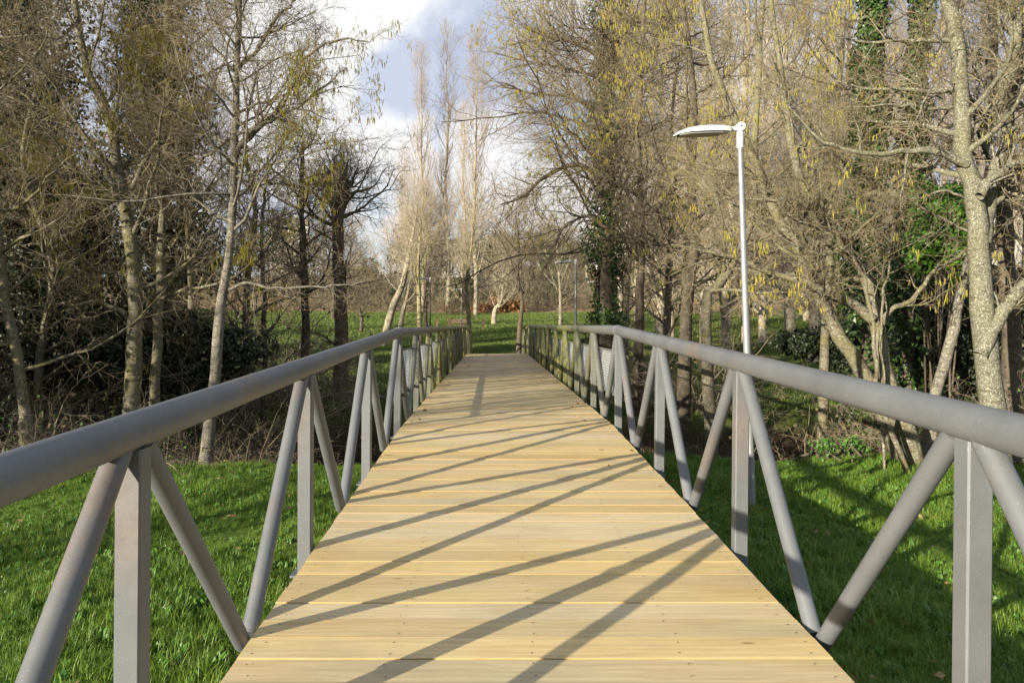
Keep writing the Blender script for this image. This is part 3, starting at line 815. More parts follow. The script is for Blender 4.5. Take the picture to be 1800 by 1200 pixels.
# --- left foreground alders
Yt = 12.6
def pp(lst, Y): return [P(a, b, Y + (c if c else 0)) for a, b, *r in lst for c in [r[0] if r else 0]]
def base_first(lst, Y):
    q = pp(lst, Y); q[0] = gz(q[0]); return q
path_tree('alder_tree', 'alder with lichen grey trunk and crooked fork on the left bank, hung with catkins',
          [(base_first([(222, 860), (232, 700), (238, 560), (232, 440), (222, 360), (205, 290), (190, 200), (150, 110), (120, -60), (100, -200)], 12.6), .135, .03)],
          M['bark_alder'], 11, n1=20, len1=2.5, n2=8, n3=6, n4=4, ncat=4200,
          limbs=[(pp([(222, 370), (190, 310), (160, 250), (110, 210), (70, 190), (20, 150)], 12.5), .06, .012),
                 (pp([(232, 330), (262, 270), (285, 250), (300, 275), (330, 260), (370, 230)], 12.4), .045, .01),
                 (pp([(222, 555), (200, 540), (160, 530), (120, 545, -.3)], 12.5), .045, .01)])
path_tree('alder_tree', 'slim straight alder between the forked alder and the pale spotted alder',
          [(base_first([(268, 860), (272, 700), (280, 540), (284, 420), (292, 330), (297, 200), (292, 80), (300, -80), (310, -190)], 13.2), .095, .025)],
          M['bark_alder'], 12, n1=18, len1=2.2, n2=7, n3=6, n4=4, ncat=3600)
path_tree('alder_tree', 'pale spotted alder left of the bridge, its branches reaching right over the stream',
          [(base_first([(355, 800), (374, 680), (386, 560), (404, 420), (410, 300), (414, 200), (417, 90), (421, -20), (428, -170)], 12.0), .088, .03)],
          M['bark_birch'], 13, n1=34, len1=2.1, n2=9, n3=7, n4=4, ncat=3600, tmin=.38,
          limbs=[(pp([(415, 268), (450, 225), (485, 205), (520, 188), (560, 160), (610, 120)], 11.8), .05, .008),
                 (pp([(416, 262), (450, 232), (500, 180), (540, 100), (600, 70), (650, 75)], 12.1), .04, .008),
                 (pp([(402, 510), (432, 497), (470, 505), (520, 505), (570, 503), (615, 500), (650, 490)], 11.9), .028, .006),
                 (pp([(417, 120), (450, 90), (480, 40), (520, 0)], 12.1), .04, .01),
                 (pp([(408, 240), (370, 270), (330, 290), (300, 330)], 12.3), .035, .01),
                 (pp([(416, 300), (470, 320), (540, 330), (600, 335)], 12.2), .022, .006)])
path_tree('alder_tree', 'leaning alder at the far left edge with low sweeping branches in front of dark ivy',
          [(base_first([(60, 860), (40, 700), (10, 520), (-10, 360), (-20, 180), (-10, 20), (10, -150)], 12.0), .09, .03)],
          M['bark_alder'], 14, n1=22, len1=2.6, n2=8, n3=6, n4=3, ncat=2600, tmin=.2)

# --- right foreground
path_tree('alder_tree', 'large lichen spotted alder with thick forked trunk at the right edge',
          [(base_first([(1758, 830), (1742, 700), (1728, 560), (1722, 440), (1712, 340), (1690, 270), (1692, 190), (1680, 60), (1650, -60), (1640, -170)], 10.4), .158, .06),
           (pp([(1727, 430), (1734, 370, .1), (1750, 300, .2), (1768, 240, .25), (1757, 180, .2), (1778, 110, .3), (1790, 0, .4), (1800, -150, .5)], 10.4), .105, .05)],
          M['bark_lichen'], 21, n1=16, len1=1.9, n2=8, n3=6, n4=4, ncat=1700, tmin=.45,
          limbs=[(pp([(1722, 625), (1750, 570), (1775, 530), (1805, 495), (1850, 470)], 10.3), .10, .05),
                 (pp([(1700, 290), (1650, 268), (1600, 265), (1540, 270), (1480, 262), (1430, 235), (1380, 180)], 10.3), .052, .009),
                 (pp([(1722, 345), (1745, 315), (1780, 290), (1830, 275)], 10.2), .06, .03),
                 (pp([(1735, 370), (1775, 335), (1820, 300)], 10.5), .05, .02),
                 (pp([(1700, 190), (1640, 190), (1560, 185), (1480, 190)], 10.6), .03, .007),
                 (pp([(1700, 350), (1660, 335), (1600, 350), (1550, 340), (1500, 345)], 10.5), .02, .005)])
path_tree('alder_tree', 'twin stemmed leaning tree behind the right railing, its long bough bending left toward the lamp',
          [(base_first([(1590, 815), (1565, 740), (1520, 660), (1480, 600), (1452, 540), (1432, 500), (1400, 440), (1368, 385), (1345, 330), (1300, 230), (1250, 100), (1225, -80)], 11.6), .13, .03),
           (base_first([(1612, 815), (1590, 740), (1560, 670), (1548, 610), (1532, 530), (1515, 470), (1480, 430), (1450, 385), (1400, 300), (1380, 180), (1360, 40), (1350, -100)], 11.3), .12, .025)],
          M['bark_alder'], 22, n1=18, len1=1.9, n2=7, n3=6, n4=4, ncat=1500, tmin=.4, 
          limbs=[(pp([(1534, 562), (1500, 535), (1460, 520), (1430, 500), (1400, 490), (1350, 478), (1300, 455), (1240, 440), (1180, 430)], 11.2), .075, .015),
                 (pp([(1544, 585), (1560, 550), (1600, 530), (1640, 480), (1672, 458), (1710, 430)], 11.2), .045, .015)])
path_tree('alder_tree', 'dark shaded trunk just right of and behind the lichen spotted alder',
          [(base_first([(1778, 800), (1776, 600), (1768, 450), (1766, 330), (1772, 200), (1790, 60), (1800, -120)], 12.2), .15, .06)],
          M['bark_dark'], 25, n1=12, len1=2.0, n2=7, n3=6, n4=3, ncat=400, tmin=.4)
path_tree('alder_tree', 'slender pale trunk leaning right behind the large lichen spotted alder',
          [(base_first([(1630, 800), (1645, 690), (1672, 600), (1688, 520), (1705, 450), (1716, 380), (1740, 200), (1750, 0), (1760, -150)], 11.8), .085, .03)],
          M['bark_birch'], 23, n1=12, len1=1.8, n2=7, n3=6, n4=3, ncat=500, tmin=.5)
path_tree('sapling', 'thin upright sapling stems rising beside the twin stemmed leaning tree',
          [(base_first([(1600, 800), (1545, 700), (1540, 640), (1530, 540), (1510, 470), (1470, 420), (1455, 385), (1440, 300)], 10.9), .035, .008),
           (base_first([(1555, 700), (1548, 600), (1560, 480), (1568, 400), (1560, 300)], 11.0), .022, .006)],
          M['bark_alder'], 24, n1=12, len1=1.2, n2=6, n3=4, n4=0, ncat=100, tmin=.4)

# --- right middle distance
path_tree('alder_tree', 'tall alder wrapped in dark ivy right of the far bridge end',
          [(base_first([(1066, 600), (1064, 540), (1066, 440), (1068, 330), (1064, 200), (1068, 80), (1074, -60), (1074, -200)], 24.5), .30, .10)],
          M['bark_dark'], 31, n1=62, len1=4.9, n2=14, n3=7, n4=2, ncat=13000, up=.02, lens=(.46, .40, .45), tmin=.28, cat_size=.10, ang1=75,
          limbs=[(pp([(1068, 110), (1030, 85), (990, 70), (950, 62), (915, 40)], 24), .08, .02),
                 (pp([(1068, 330), (1020, 290), (960, 310), (920, 345), (880, 360)], 23.5), .08, .02),
                 (pp([(1066, 200), (1000, 170), (940, 165), (880, 150)], 24), .06, .02),
                 (pp([(1066, 400), (1030, 380), (990, 400), (975, 430), (958, 450)], 23.5), .05, .015)])
for (lst, Yd, r, lab, sd, cn) in [
    ([(1118, 600), (1125, 500), (1128, 400), (1122, 250), (1130, 60), (1135, -100)], 21, .13, 'dark alder trunk just right of the ivy wrapped alder', 32, 1300),
    ([(1195, 620), (1208, 520), (1222, 430), (1215, 320), (1218, 160), (1200, 0), (1190, -120)], 17.5, .15, 'dark crooked alder left of the near street lamp, ivy on its lower trunk', 33, 1500),
    ([(1262, 640), (1240, 560), (1265, 500), (1300, 440), (1325, 360), (1330, 200), (1340, 0), (1340, -140)], 16, .12, 'alder leaning right behind the near street lamp pole', 34, 1600),
    ([(1440, 620), (1455, 500), (1462, 380), (1470, 200), (1482, 60), (1490, -120)], 17, .10, 'upright dark alder between the street lamp and the first ivy column', 35, 1500)]:
    path_tree('alder_tree', lab, [(base_first(lst, Yd), r, .04)], M['bark_dark'] if sd < 34 else M['bark_alder'], sd, n1=20, len1=2.7, n2=8, n3=6, n4=2, ncat=cn, tmin=.2, cat_size=.1)

# --- ivy clad trunks
def ivy_tree(name, label, lst, Yd, r, rad, n, leaf, seed, size=.09, n1=14, len1=2.4, group=None, taper_top=.5, ztop=None):
    rng = np.random.default_rng(seed); q = base_first(lst, Yd); org = q[0].copy()
    t = thing(name, tuple(org), label, 'tree', group)
    pth = resample(q, 24); V, Fq = tubes(pth[None], np.linspace(r, r * .4, 24)[None], 9); link_mesh('trunk', V - org, Fq, M['bark_dark'], t, smooth=True)
    u = rng.random(n) * .97 * 23; i = u.astype(int); f = (u - i)[:, None]; c = pth[i] * (1 - f) + pth[i + 1] * f
    a = rng.random(n) * 6.28
    hh = u / 23
    rr = rad * (1 - taper_top * hh) * (.55 + .45 * (.5 + .5 * np.sin(c[:, 2] * 2.1 + 2 * np.sin(a + seed) + seed)) + .25 * np.sin(3 * a + c[:, 2] * 4)) * rng.uniform(.35, 1.1, n) ** .6
    d = np.stack([np.cos(a), np.sin(a), rng.normal(size=n) * .3], 1)
    V, Ff = leaves(c + d * rr[:, None], size, rng, norm(d + [0, 0, .3]))
    o = link_mesh('ivy_leaves', V - org, Ff, leaf, t); o['kind'] = 'stuff'
    P1, R1 = grow(pth[None], np.linspace(r, r * .4, 24)[None], rng, n1, .3, 1, 60, 12, length=len1, K=8, rr=.4, tip=.2, rmin=.008, up=.1, wander=.15)
    P2, R2 = grow(P1, R1, rng, 7, .2, 1, 50, 12, length=len1 * .45, K=5, rr=.5, rmin=.004, wander=.2)
    P3, R3 = grow(P2, R2, rng, 7, .1, 1, 45, 14, length=len1 * .2, K=4, rr=.5, rmin=.0028, wander=.25)
    part('branches', [(P1, R1), (P2, R2)], (5, 3), M['bark_dark'], t, org); part('twigs', [(P3, R3)], (3,), M['twig'], t, org, True)
    return t
ivy_tree('ivy_tree', 'ivy smothered trunk in the right wood, left one of the two thin green columns', [(1530, 640), (1525, 480), (1518, 330), (1528, 200), (1530, 60), (1540, -100)], 14.2, .13, .52, 10500, M['ivy'], 41)
ivy_tree('ivy_tree', 'ivy smothered trunk in the right wood, right one of the two thin green columns', [(1598, 640), (1596, 480), (1604, 330), (1606, 200), (1620, 40), (1625, -100)], 14.8, .12, .40, 7500, M['ivy'], 42)
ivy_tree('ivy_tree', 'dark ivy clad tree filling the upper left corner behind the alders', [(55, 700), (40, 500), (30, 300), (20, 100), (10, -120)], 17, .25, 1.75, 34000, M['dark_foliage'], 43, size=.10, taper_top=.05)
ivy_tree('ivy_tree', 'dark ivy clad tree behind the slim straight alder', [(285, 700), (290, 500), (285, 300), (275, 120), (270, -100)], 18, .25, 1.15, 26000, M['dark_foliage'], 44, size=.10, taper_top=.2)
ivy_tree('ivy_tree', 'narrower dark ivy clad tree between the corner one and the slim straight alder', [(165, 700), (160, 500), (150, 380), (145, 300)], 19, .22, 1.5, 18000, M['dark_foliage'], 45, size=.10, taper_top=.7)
# ivy on the big far alder (its own coat of leaves, a child of that tree)
big = [o for o in C.objects if o.get('label', '').startswith('tall alder wrapped')][0]
def coat(tree, lst, Yd, rad, n, seed, size=.1, leaf='ivy'):
    rng = np.random.default_rng(seed); pth = resample(pp(lst, Yd), 24); u = rng.random(n) * 22.9; i = u.astype(int); f = (u - i)[:, None]
    c = pth[i] * (1 - f) + pth[i + 1] * f; a = rng.random(n) * 6.28
    kp = np.sin(c[:, 2] * 1.9 + 1.5 * np.sin(a) + seed) + .8 * np.sin(c[:, 2] * .8 + a * 2) + rng.normal(size=n) * .5 > -.55; c = c[kp]; a = a[kp]; n = len(c)
    rr = rad * (.4 + .6 * (.5 + .5 * np.sin(c[:, 2] * 1.7 + seed + np.sin(a * 2)))) * rng.uniform(.6, 1.15, n)
    d = np.stack([np.cos(a), np.sin(a), rng.normal(size=n) * .3], 1)
    V, Ff = leaves(c + d * rr[:, None], size, rng, d); o = link_mesh('ivy_leaves', V - np.array(tree.location), Ff, M[leaf], tree); o['kind'] = 'stuff'
coat(big, [(1066, 585), (1064, 540), (1066, 440), (1068, 330), (1066, 200), (1070, 80), (1074, -60)], 24.5, .75, 15000, 51, .10)

for i, (x, y_) in enumerate([(-14, 19), (-17, 22.5), (-15.5, 26), (-19, 28)]):
    px_ = VX + x / y_ * F; yb = HY + 1.0 / y_ * F; yt = HY - 7.5 / y_ * F
    ivy_tree('ivy_tree', 'ivy clad tree of the left wood outside the view, ' + ('nearest', 'second', 'third', 'farthest')[i] + ' one', [(px_, yb), (px_ + 5, (yb + yt) / 2), (px_, yt)], y_, .2, 1.5, 6000, M['dark_foliage'], 180 + i, size=.2, n1=10)
# evergreen bush on the right
def leaf_shrub(name, label, c, rad, n, leaf, seed, size=.1, cat='shrub', group=None, stems=14, oz=0):
    rng = np.random.default_rng(seed); c = np.array(c, float); rad = np.array(rad, float); org = np.array((c[0], c[1], float(ground(c[0], c[1]))))
    t = thing(name, tuple(org), label, cat, group)
    nl = 26; lob = norm(rng.normal(size=(nl, 3))) * rng.uniform(.35, .85, (nl, 1)); lr_ = rng.uniform(.25, .5, nl)
    k = rng.integers(0, nl, n); d = norm(rng.normal(size=(n, 3)))
    q = c + (lob[k] + d * (lr_[k] * rng.uniform(.75, 1.08, n))[:, None]) * rad
    q[:, 2] = np.maximum(q[:, 2], ground(q[:, 0], q[:, 1]) + .03)
    V, Ff = leaves(q, size, rng, norm(d + [0, 0, .4])); o = link_mesh('foliage', V - org, Ff, leaf, t); o['kind'] = 'stuff'
    pa = np.repeat(org[None], stems, 0) + rng.normal(size=(stems, 3)) * [.15, .15, 0]; en = c + lob[:stems] * rad
    seg = pa[:, None] * (1 - np.linspace(0, 1, 5))[None, :, None] + en[:, None] * np.linspace(0, 1, 5)[None, :, None]
    part('stems', [(seg, np.full((stems, 5), .02) * np.linspace(1.4, .4, 5))], (5,), M['bark_dark'], t, org)
    return t
p = P(1650, 410, 13.6); leaf_shrub('holly_bush', 'bright glossy evergreen bush right of the ivy columns, in front of the far wood', p, (.62, .6, 1.0), 10000, M['evergreen'], 61, .10)
p = P(1560, 500, 17.5); leaf_shrub('holly_bush', 'darker evergreen bush at the foot of the ivy columns', p, (1.2, .9, 1.2), 8000, M['ivy'], 62, .10)

# --- shrubs and brambles
def bramble_proto(seed, n=46, L=2.3, n2=8, n3=5, leafn=600, m='bramble', up0=.25):
    rng = np.random.default_rng(seed); K = 8
    base = rng.normal(size=(n, 3)) * [.5, .4, 0]; az = rng.random(n) * 6.28; el = rng.uniform(.15, 1.25, n)
    d = np.stack([np.cos(az) * np.cos(el), np.sin(az) * np.cos(el), np.sin(el)], 1); P0 = np.empty((n, K, 3)); P0[:, 0] = base
    Ln = L * rng.uniform(.6, 1.25, n)
    for k in range(1, K):
        P0[:, k] = P0[:, k - 1] + d * (Ln / (K - 1))[:, None]; d = norm(d + rng.normal(size=d.shape) * .18 + [0, 0, -.10])
    P0[:, :, 2] = np.maximum(P0[:, :, 2], .02); R0 = np.repeat(np.linspace(.012, .004, K)[None], n, 0) * rng.uniform(.7, 1.4, (n, 1))
    P2, R2 = grow(P0, R0, rng, n2, .15, 1, 55, 18, length=L * .32, K=6, rr=.6, rmin=.003, wander=.28, up=0)
    P3, R3 = grow(P2, R2, rng, n3, .1, 1, 50, 18, length=L * .13, K=4, rr=.6, rmin=.0022, wander=.3, up=0)
    return (P0, R0), (P2, R2), (P3, R3), rng
def bramble(name, label, loc, seed, group, scale=1., leaf=None, leafn=700, leafs=.06, **kw):
    l0, l1, l2, rng = bramble_proto(seed, **kw)
    t = thing(name, tuple(loc), label, 'shrub', group)
    part('canes', [l0, l1], (5, 3), M[kw.get('m', 'bramble')], t, (0, 0, 0)); part('twigs', [l2], (3,), M[kw.get('m', 'bramble')], t, (0, 0, 0), True)
    if leaf:
        tips = l2[0][rng.integers(0, len(l2[0]), leafn), -1]; V, Ff = leaves(tips, leafs, rng); o = link_mesh('leaves', V, Ff, leaf, t); o['kind'] = 'stuff'
    t.scale = (scale,) * 3; return t
def at_ground(px, Y): x = (px - VX) * Y / F; return (x, Y, float(ground(x, Y)) - .05)
protoA = bramble('bramble_thicket', 'tangled pale cane thicket at the left edge under the leaning alder', at_ground(30, 12.6), 71, 'tangled thickets on the left bank', 1.05, M['scrub_leaf'], 500)
protoB = bramble('bramble_thicket', 'tangled thicket between the left edge and the forked alder, sprinkled with small green leaves', at_ground(125, 12.9), 72, 'tangled thickets on the left bank', 1.1, M['weed_leaf'], 900, .05)
protoC = bramble('dry_brush', 'heap of dry brown stems at the foot of the pale spotted alder', at_ground(415, 12.3), 73, None, .62, M['scrub_leaf'], 500, m='twig')
def again(o, px, Y, rz, s, label, group=None):
    c = copy_tree(o); c.location = at_ground(px, Y); c.rotation_euler = (0, 0, rz); c.scale = (s, s, s); c['label'] = label
    if group: c['group'] = group
    return c
LB = 'tangled thickets on the left bank'
again(protoA, 215, 13.4, 1.3, 1.15, 'tangled cane thicket wrapped round the foot of the forked alder', LB)
again(protoB, 320, 13.6, 2.4, 1.1, 'tangled thicket in the gap between the slim alder and the pale spotted alder', LB)
again(protoA, 90, 14.6, 3.9, 1.5, 'taller thicket set back behind the left edge, against the dark ivy', LB)
again(protoB, 420, 16.5, 5.0, 1.0, 'thicket down the bank just right of the pale spotted alder', LB)
again(protoA, -40, 13.2, 5.4, 1.5, 'thicket cut by the left edge of the view', LB)
again(protoA, 250, 15.6, .5, 1.6, 'tall thicket behind the slim straight alder, against the dark ivy', LB)
again(protoA, 445, 19, 2.2, 1.9, 'high tangled thicket across the stream between the pale spotted alder and the thin dark trunk', LB)
again(protoB, 505, 24, 4.2, 1.5, 'thicket on the far bank between the thin and the straight dark trunks', LB)
again(protoA, 400, 22, 4.9, 2.0, 'high thicket on the far bank behind the pale spotted alder', LB)
again(protoA, 1210, 21.5, 2.9, 1.5, 'high thicket on the far bank at the foot of the dark crooked alder', 'tangled thickets on the right bank')
again(protoC, 440, 14.2, 1.0, .8, 'dry brown stems on the slope beside the left railing')
again(protoC, 300, 12.7, 2.0, .8, 'dry brown stems under the forked alder at the top of the bank')
for px_, Yd_, rz_, s_, lb_ in ((60, 12.0, .7, .85, 'low tangled thicket reaching the lawn at the left, left of the forked alder'), (165, 12.1, 2.1, .8, 'low tangled thicket reaching the lawn just left of the forked alder'),
                               (290, 12.2, 3.7, .8, 'low tangled thicket reaching the lawn under the slim straight alder'), (395, 12.6, 5.1, .7, 'low tangled thicket at the right side of the pale spotted alder foot')):
    again(protoA if px_ % 2 else protoB, px_, Yd_, rz_, s_, lb_, LB)
RB = 'tangled thickets on the right bank'
again(protoA, 1690, 12.4, 1.9, .85, 'tangled thicket at the foot of the large lichen spotted alder', RB)
again(protoB, 1790, 11.8, 2.9, .95, 'thicket cut by the right edge below the thick low limb', RB)
again(protoA, 1480, 14.6, 3.3, 1.0, 'thicket on the slope behind the twin stemmed leaning tree', RB)
again(protoB, 1240, 15.5, .4, 1.05, 'thicket in the stream hollow behind the right railing, left of the lamp', RB)
again(protoA, 1130, 17.5, 4.1, .95, 'thicket in the stream hollow beside the netted part of the right railing', RB)
again(protoC, 1420, 13.2, 4.5, .85, 'dry brown brush right of the lamp pole at the edge of the grass', RB)
again(protoB, 1620, 15.5, 5.5, 1.3, 'taller thicket behind the leaning stems on the right bank', RB)
again(protoC, 1560, 12.9, .2, .75, 'dry brown brush at the foot of the twin stemmed leaning tree', RB)
again(protoA, 1340, 16.5, .9, 1.25, 'bushy thicket behind the near lamp pole', RB)
# dark evergreen understorey closing the left wood
for i, (px, py, Yd, rd, lab) in enumerate([(30, 600, 17, (2.4, 1, 1.3), 'dark bush behind the thicket at the left edge'), (200, 620, 16.5, (2.2, 1, 1.2), 'dark bush behind the forked alder'),
                                          (350, 640, 16.5, (1.6, .8, 1.0), 'dark bush behind the pale spotted alder'), (1470, 610, 19, (1.5, .8, .7), 'dark bush behind the twin stemmed leaning tree'),
                                          (1780, 590, 14.5, (1.8, .8, 1.3), 'dark bush behind the thicket at the right edge'), (1640, 590, 17, (1.3, .8, 1.1), 'dark bush behind the slender pale leaning trunk')]):
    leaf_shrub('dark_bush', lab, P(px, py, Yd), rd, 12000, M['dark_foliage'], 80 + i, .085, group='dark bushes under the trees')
for i, (px, Yd, s) in enumerate([(640, 15.6, .8), (1190, 14.8, .8), (1060, 16.5, .7), (540, 16.5, .95)]):
    p = at_ground(px, Yd); leaf_shrub('undergrowth_bush', ['low brown green undergrowth under the left railing', 'low brown green undergrowth under the right railing before the lamp', 'low undergrowth under the netted right railing', 'low undergrowth in the hollow left of the bridge'][i], (p[0], p[1], p[2] + .3 * s), (1.5 * s, .9 * s, .8 * s), 6500, M['undergrowth'], 95 + i, .055, group='undergrowth in the stream hollow')
# fresh leafy weeds at the bank edge
for i, (px, Yd, lab) in enumerate([(345, 11.9, 'small leafy weed clump at the bank edge below the left handrail'), (1450, 11.9, 'small leafy sprouts right of the second right post'), (1500, 12.1, 'leafy sprouts left of the twin stemmed tree foot')]):
    p = at_ground(px, Yd); leaf_shrub('weed_clump', lab, (p[0], p[1], p[2] + .25), (.26, .2, .2), 260, M['weed_leaf'], 120 + i, .05, cat='weed')

# --- middle distance left
path_tree('pollard_tree', 'pollarded tree with stubby cut tops behind the left railing',
          [(base_first([(598, 640), (600, 560), (594, 460), (592, 380), (583, 350), (575, 318)], 24), .22, .13),
           (pp([(594, 400), (594, 360), (592, 330)], 24), .13, .10), (pp([(596, 400), (602, 350), (605, 305)], 23.8), .12, .09), (pp([(598, 380), (610, 340), (613, 318)], 24.2), .10, .07)],
          M['bark_mid'], 131, n1=8, len1=2.3, n2=7, n3=6, n4=3, ncat=400, tmin=.0, cat_size=.09, ang1=60, up=.07, wander=.26, twigm='twig_mid')
path_tree('alder_tree', 'straight dark trunk left of the pollarded tree',
          [(base_first([(534, 650), (537, 560), (533, 440), (530, 350), (533, 250)], 22), .13, .05)], M['bark_dark'], 132, n1=18, len1=2.3, n2=8, n3=6, n4=3, ncat=700, tmin=.3, cat_size=.1, twigm='twig_mid')
path_tree('alder_tree', 'thin dark trunk between the pale spotted alder and the straight dark one',
          [(base_first([(463, 690), (465, 560), (460, 430), (466, 330)], 19), .07, .03)], M['bark_dark'], 133, n1=18, len1=2.0, n2=7, n3=6, n4=3, ncat=600, tmin=.2, twigm='twig_mid')

# --- young bare trees in the far meadow: pale fan crowns
def fan_tree(name, label, lst, Yd, r, bark, twigm, seed, n1=26, len1=3.6, tmin=.32, up=.12, ang=42, group=None, n2=9, n3=6):
    rng = np.random.default_rng(seed); q = base_first(lst, Yd); org = q[0].copy(); t = thing(name, tuple(org), label, 'tree', group)
    pth = resample(q, 16); rr = np.linspace(r * .8, r * .15, 16); V, Fq = tubes(pth[None], rr[None], 9); link_mesh('trunk', V - org, Fq, bark, t, smooth=True)
    P1, R1 = grow(pth[None], rr[None], rng, n1, tmin, 1, ang, 14, length=len1, taper=.4, K=8, rr=.30, tip=.25, rmin=.012, rmax=.035, up=up, wander=.13)
    P2, R2 = grow(P1, R1, rng, n2, .15, 1, 38, 12, length=len1 * .42, K=5, rr=.5, rmin=.007, wander=.14, up=.08)
    P3, R3 = grow(P2, R2, rng, n3, .1, 1, 35, 12, length=len1 * .2, K=4, rr=.55, rmin=.0055, wander=.16, up=.05)
    part('branches', [(P1, R1), (P2, R2)], (5, 3), bark, t, org); part('twigs', [(P3, R3)], (3,), M[twigm], t, org, True)
    return t
fan_tree('young_tree', 'young bare tree with a yellow lichen trunk behind the left railing', [(737, 590), (737, 540), (735, 480), (738, 420), (742, 370)], 42, .20, M['bark_yellow'], 'twig_pale', 141, len1=3.6)
fan_tree('young_tree', 'young bare tree with a pale forked trunk at the left end of the far railing', [(826, 620), (824, 560), (820, 500), (828, 440), (833, 380)], 41, .19, M['bark_yellow'], 'twig_pale', 142, len1=3.0)
fan_tree('young_tree', 'dark trunked bare tree standing alone on the grass beyond the bridge', [(911, 612), (914, 570), (918, 530), (910, 480), (912, 420), (905, 380)], 37, .17, M['bark_dark'], 'twig_mid', 143, n1=34, len1=3.0, tmin=.38)
fan_tree('leaning_tree', 'pale trunk leaning strongly right, left of the young yellow lichen tree', [(672, 582), (690, 540), (708, 500), (718, 450), (728, 400), (735, 350)], 44, .30, M['bark_pale'], 'twig_pale', 144, n1=22, len1=4.0, tmin=.3)
fan_tree('leaning_tree', 'shorter pale trunk leaning right beside the strongly leaning one', [(700, 578), (708, 550), (716, 520), (724, 470), (722, 400)], 47, .2, M['bark_pale'], 'twig_pale', 145, n1=20, len1=3.6, tmin=.3)
fan_tree('young_tree', 'small crooked pale tree in front of the orange bushes', [(868, 565), (870, 545), (880, 530), (884, 490), (890, 440)], 62, .28, M['bark_pale'], 'twig_pale', 146, n1=24, len1=4.2, tmin=.25)
fan_tree('young_tree', 'small bare tree far left of the leaning pale trunks', [(634, 580), (636, 560), (630, 530), (632, 480)], 55, .2, M['bark_dark'], 'twig_mid', 147, n1=24, len1=3.6, tmin=.25)
fan_tree('young_tree', 'bare tree right of the lone dark one, near the far lamp', [(985, 570), (985, 520), (980, 460), (978, 410)], 60, .2, M['bark_pale'], 'twig_mid', 148, n1=26, len1=4.4, tmin=.25)
fan_tree('young_tree', 'bare trunk just right of the yellow lichen tree', [(752, 585), (748, 550), (752, 500), (760, 420)], 48, .18, M['bark_dark'], 'twig_mid', 149, n1=24, len1=3.6, tmin=.3)

# --- poplars
def poplar_mesh(seed, H=30, nb=85, wid=1.0, bark='bark_pale', twig='twig_pale', r=.26):
    rng = np.random.default_rng(seed); t = thing('poplar_tree', (0, 0, 0), '', 'tree')
    pts = [(0, 0, 0)]; 
    for k in range(1, 8): pts.append((rng.normal() * .12, rng.normal() * .12, H * k / 7))
    pth = resample(pts, 30); rr = np.linspace(r, .02, 30); V, Fq = tubes(pth[None], rr[None], 8); link_mesh('trunk', V, Fq, M[bark], t, smooth=True)
    P1, R1 = grow(pth[None], rr[None], rng, nb, .10, .98, 30, 7, length=H * .19 * wid, taper=.72, K=8, rr=.38, tip=.2, rmin=.014, rmax=.07, up=.22, wander=.07)
    P2, R2 = grow(P1, R1, rng, 9, .12, 1, 26, 8, length=H * .062, K=5, rr=.5, rmin=.0095, up=.22, wander=.08, taper=.4)
    P3, R3 = grow(P2, R2, rng, 5, .1, 1, 26, 8, length=H * .028, K=4, rr=.6, rmin=.0075, up=.15, wander=.1)
    part('branches', [(P1, R1)], (4,), M[bark], t, (0, 0, 0)); part('twigs', [(P2, R2), (P3, R3)], (3, 3), M[twig], t, (0, 0, 0), True)
    return t
def place(o, px, Y, s, rz, label, group, sz=None):
    x = (px - VX) * Y / F; o.location = (x, Y, float(ground(x, Y)) - .1); o.scale = (s, s, sz or s); o.rotation_euler = (0, 0, rz); o['label'] = label
    if group: o['group'] = group
    return o
pa = poplar_mesh(201, nb=64); pb = poplar_mesh(202, nb=54, wid=.85, twig='twig_mid'); pc = poplar_mesh(203, nb=74, wid=1.15)
CG = 'tall bare poplars standing beyond the meadow in the sky gap'
place(pa, 741, 84, .94, .3, 'leftmost of the three tall bare poplars in the sky gap', CG)
place(pb, 786, 86, 1.03, 1.2, 'middle and tallest of the three tall bare poplars in the sky gap', CG)
place(pc, 836, 80, .95, 2.3, 'rightmost of the three tall bare poplars, with a thick pale crown', CG)
place(copy_tree(pb), 815, 92, .80, 4.0, 'slim dark bare poplar tucked against the left side of the rightmost tall one', CG)
place(copy_tree(pc), 712, 90, .62, 5.2, 'shorter bare poplar at the left foot of the leftmost tall one', CG)
PG = 'bare poplars in the pale wall behind the right bank'
rngp = np.random.default_rng(9); k = 0
xs = [1165, 1205, 1245, 1278, 1312, 1345, 1385, 1418, 1452, 1490, 1535, 1575, 1612, 1655, 1690, 1735, 1775, 1820, 1120, 1090]
protos = [pa, pb, pc]
refs = ['right of the ivy wrapped alder', 'above the dark crooked alder', 'left of the near lamp head pole', 'just behind the near lamp pole', 'just right of the near lamp pole',
        'right of the near lamp, above its long bough', 'over the leaning twin trunks', 'left of the upright dark alder', 'behind the upright dark alder', 'left of the first ivy column',
        'just behind the first ivy column', 'between the two ivy columns', 'behind the second ivy column', 'above the bright evergreen bush', 'left of the large lichen spotted alder',
        'behind the fork of the large lichen spotted alder', 'behind the right limb of the lichen spotted alder', 'at the right edge of the view', 'close right of the ivy wrapped alder crown', 'behind the trunk of the ivy wrapped alder']
for px, rf in zip(xs, refs):
    Yp = float(rngp.uniform(46, 68)); s = float(rngp.uniform(.85, 1.12)); k += 1
    place(copy_tree(protos[k % 3]), px, Yp, s, float(rngp.uniform(0, 6)), 'pale bare poplar ' + rf, PG)
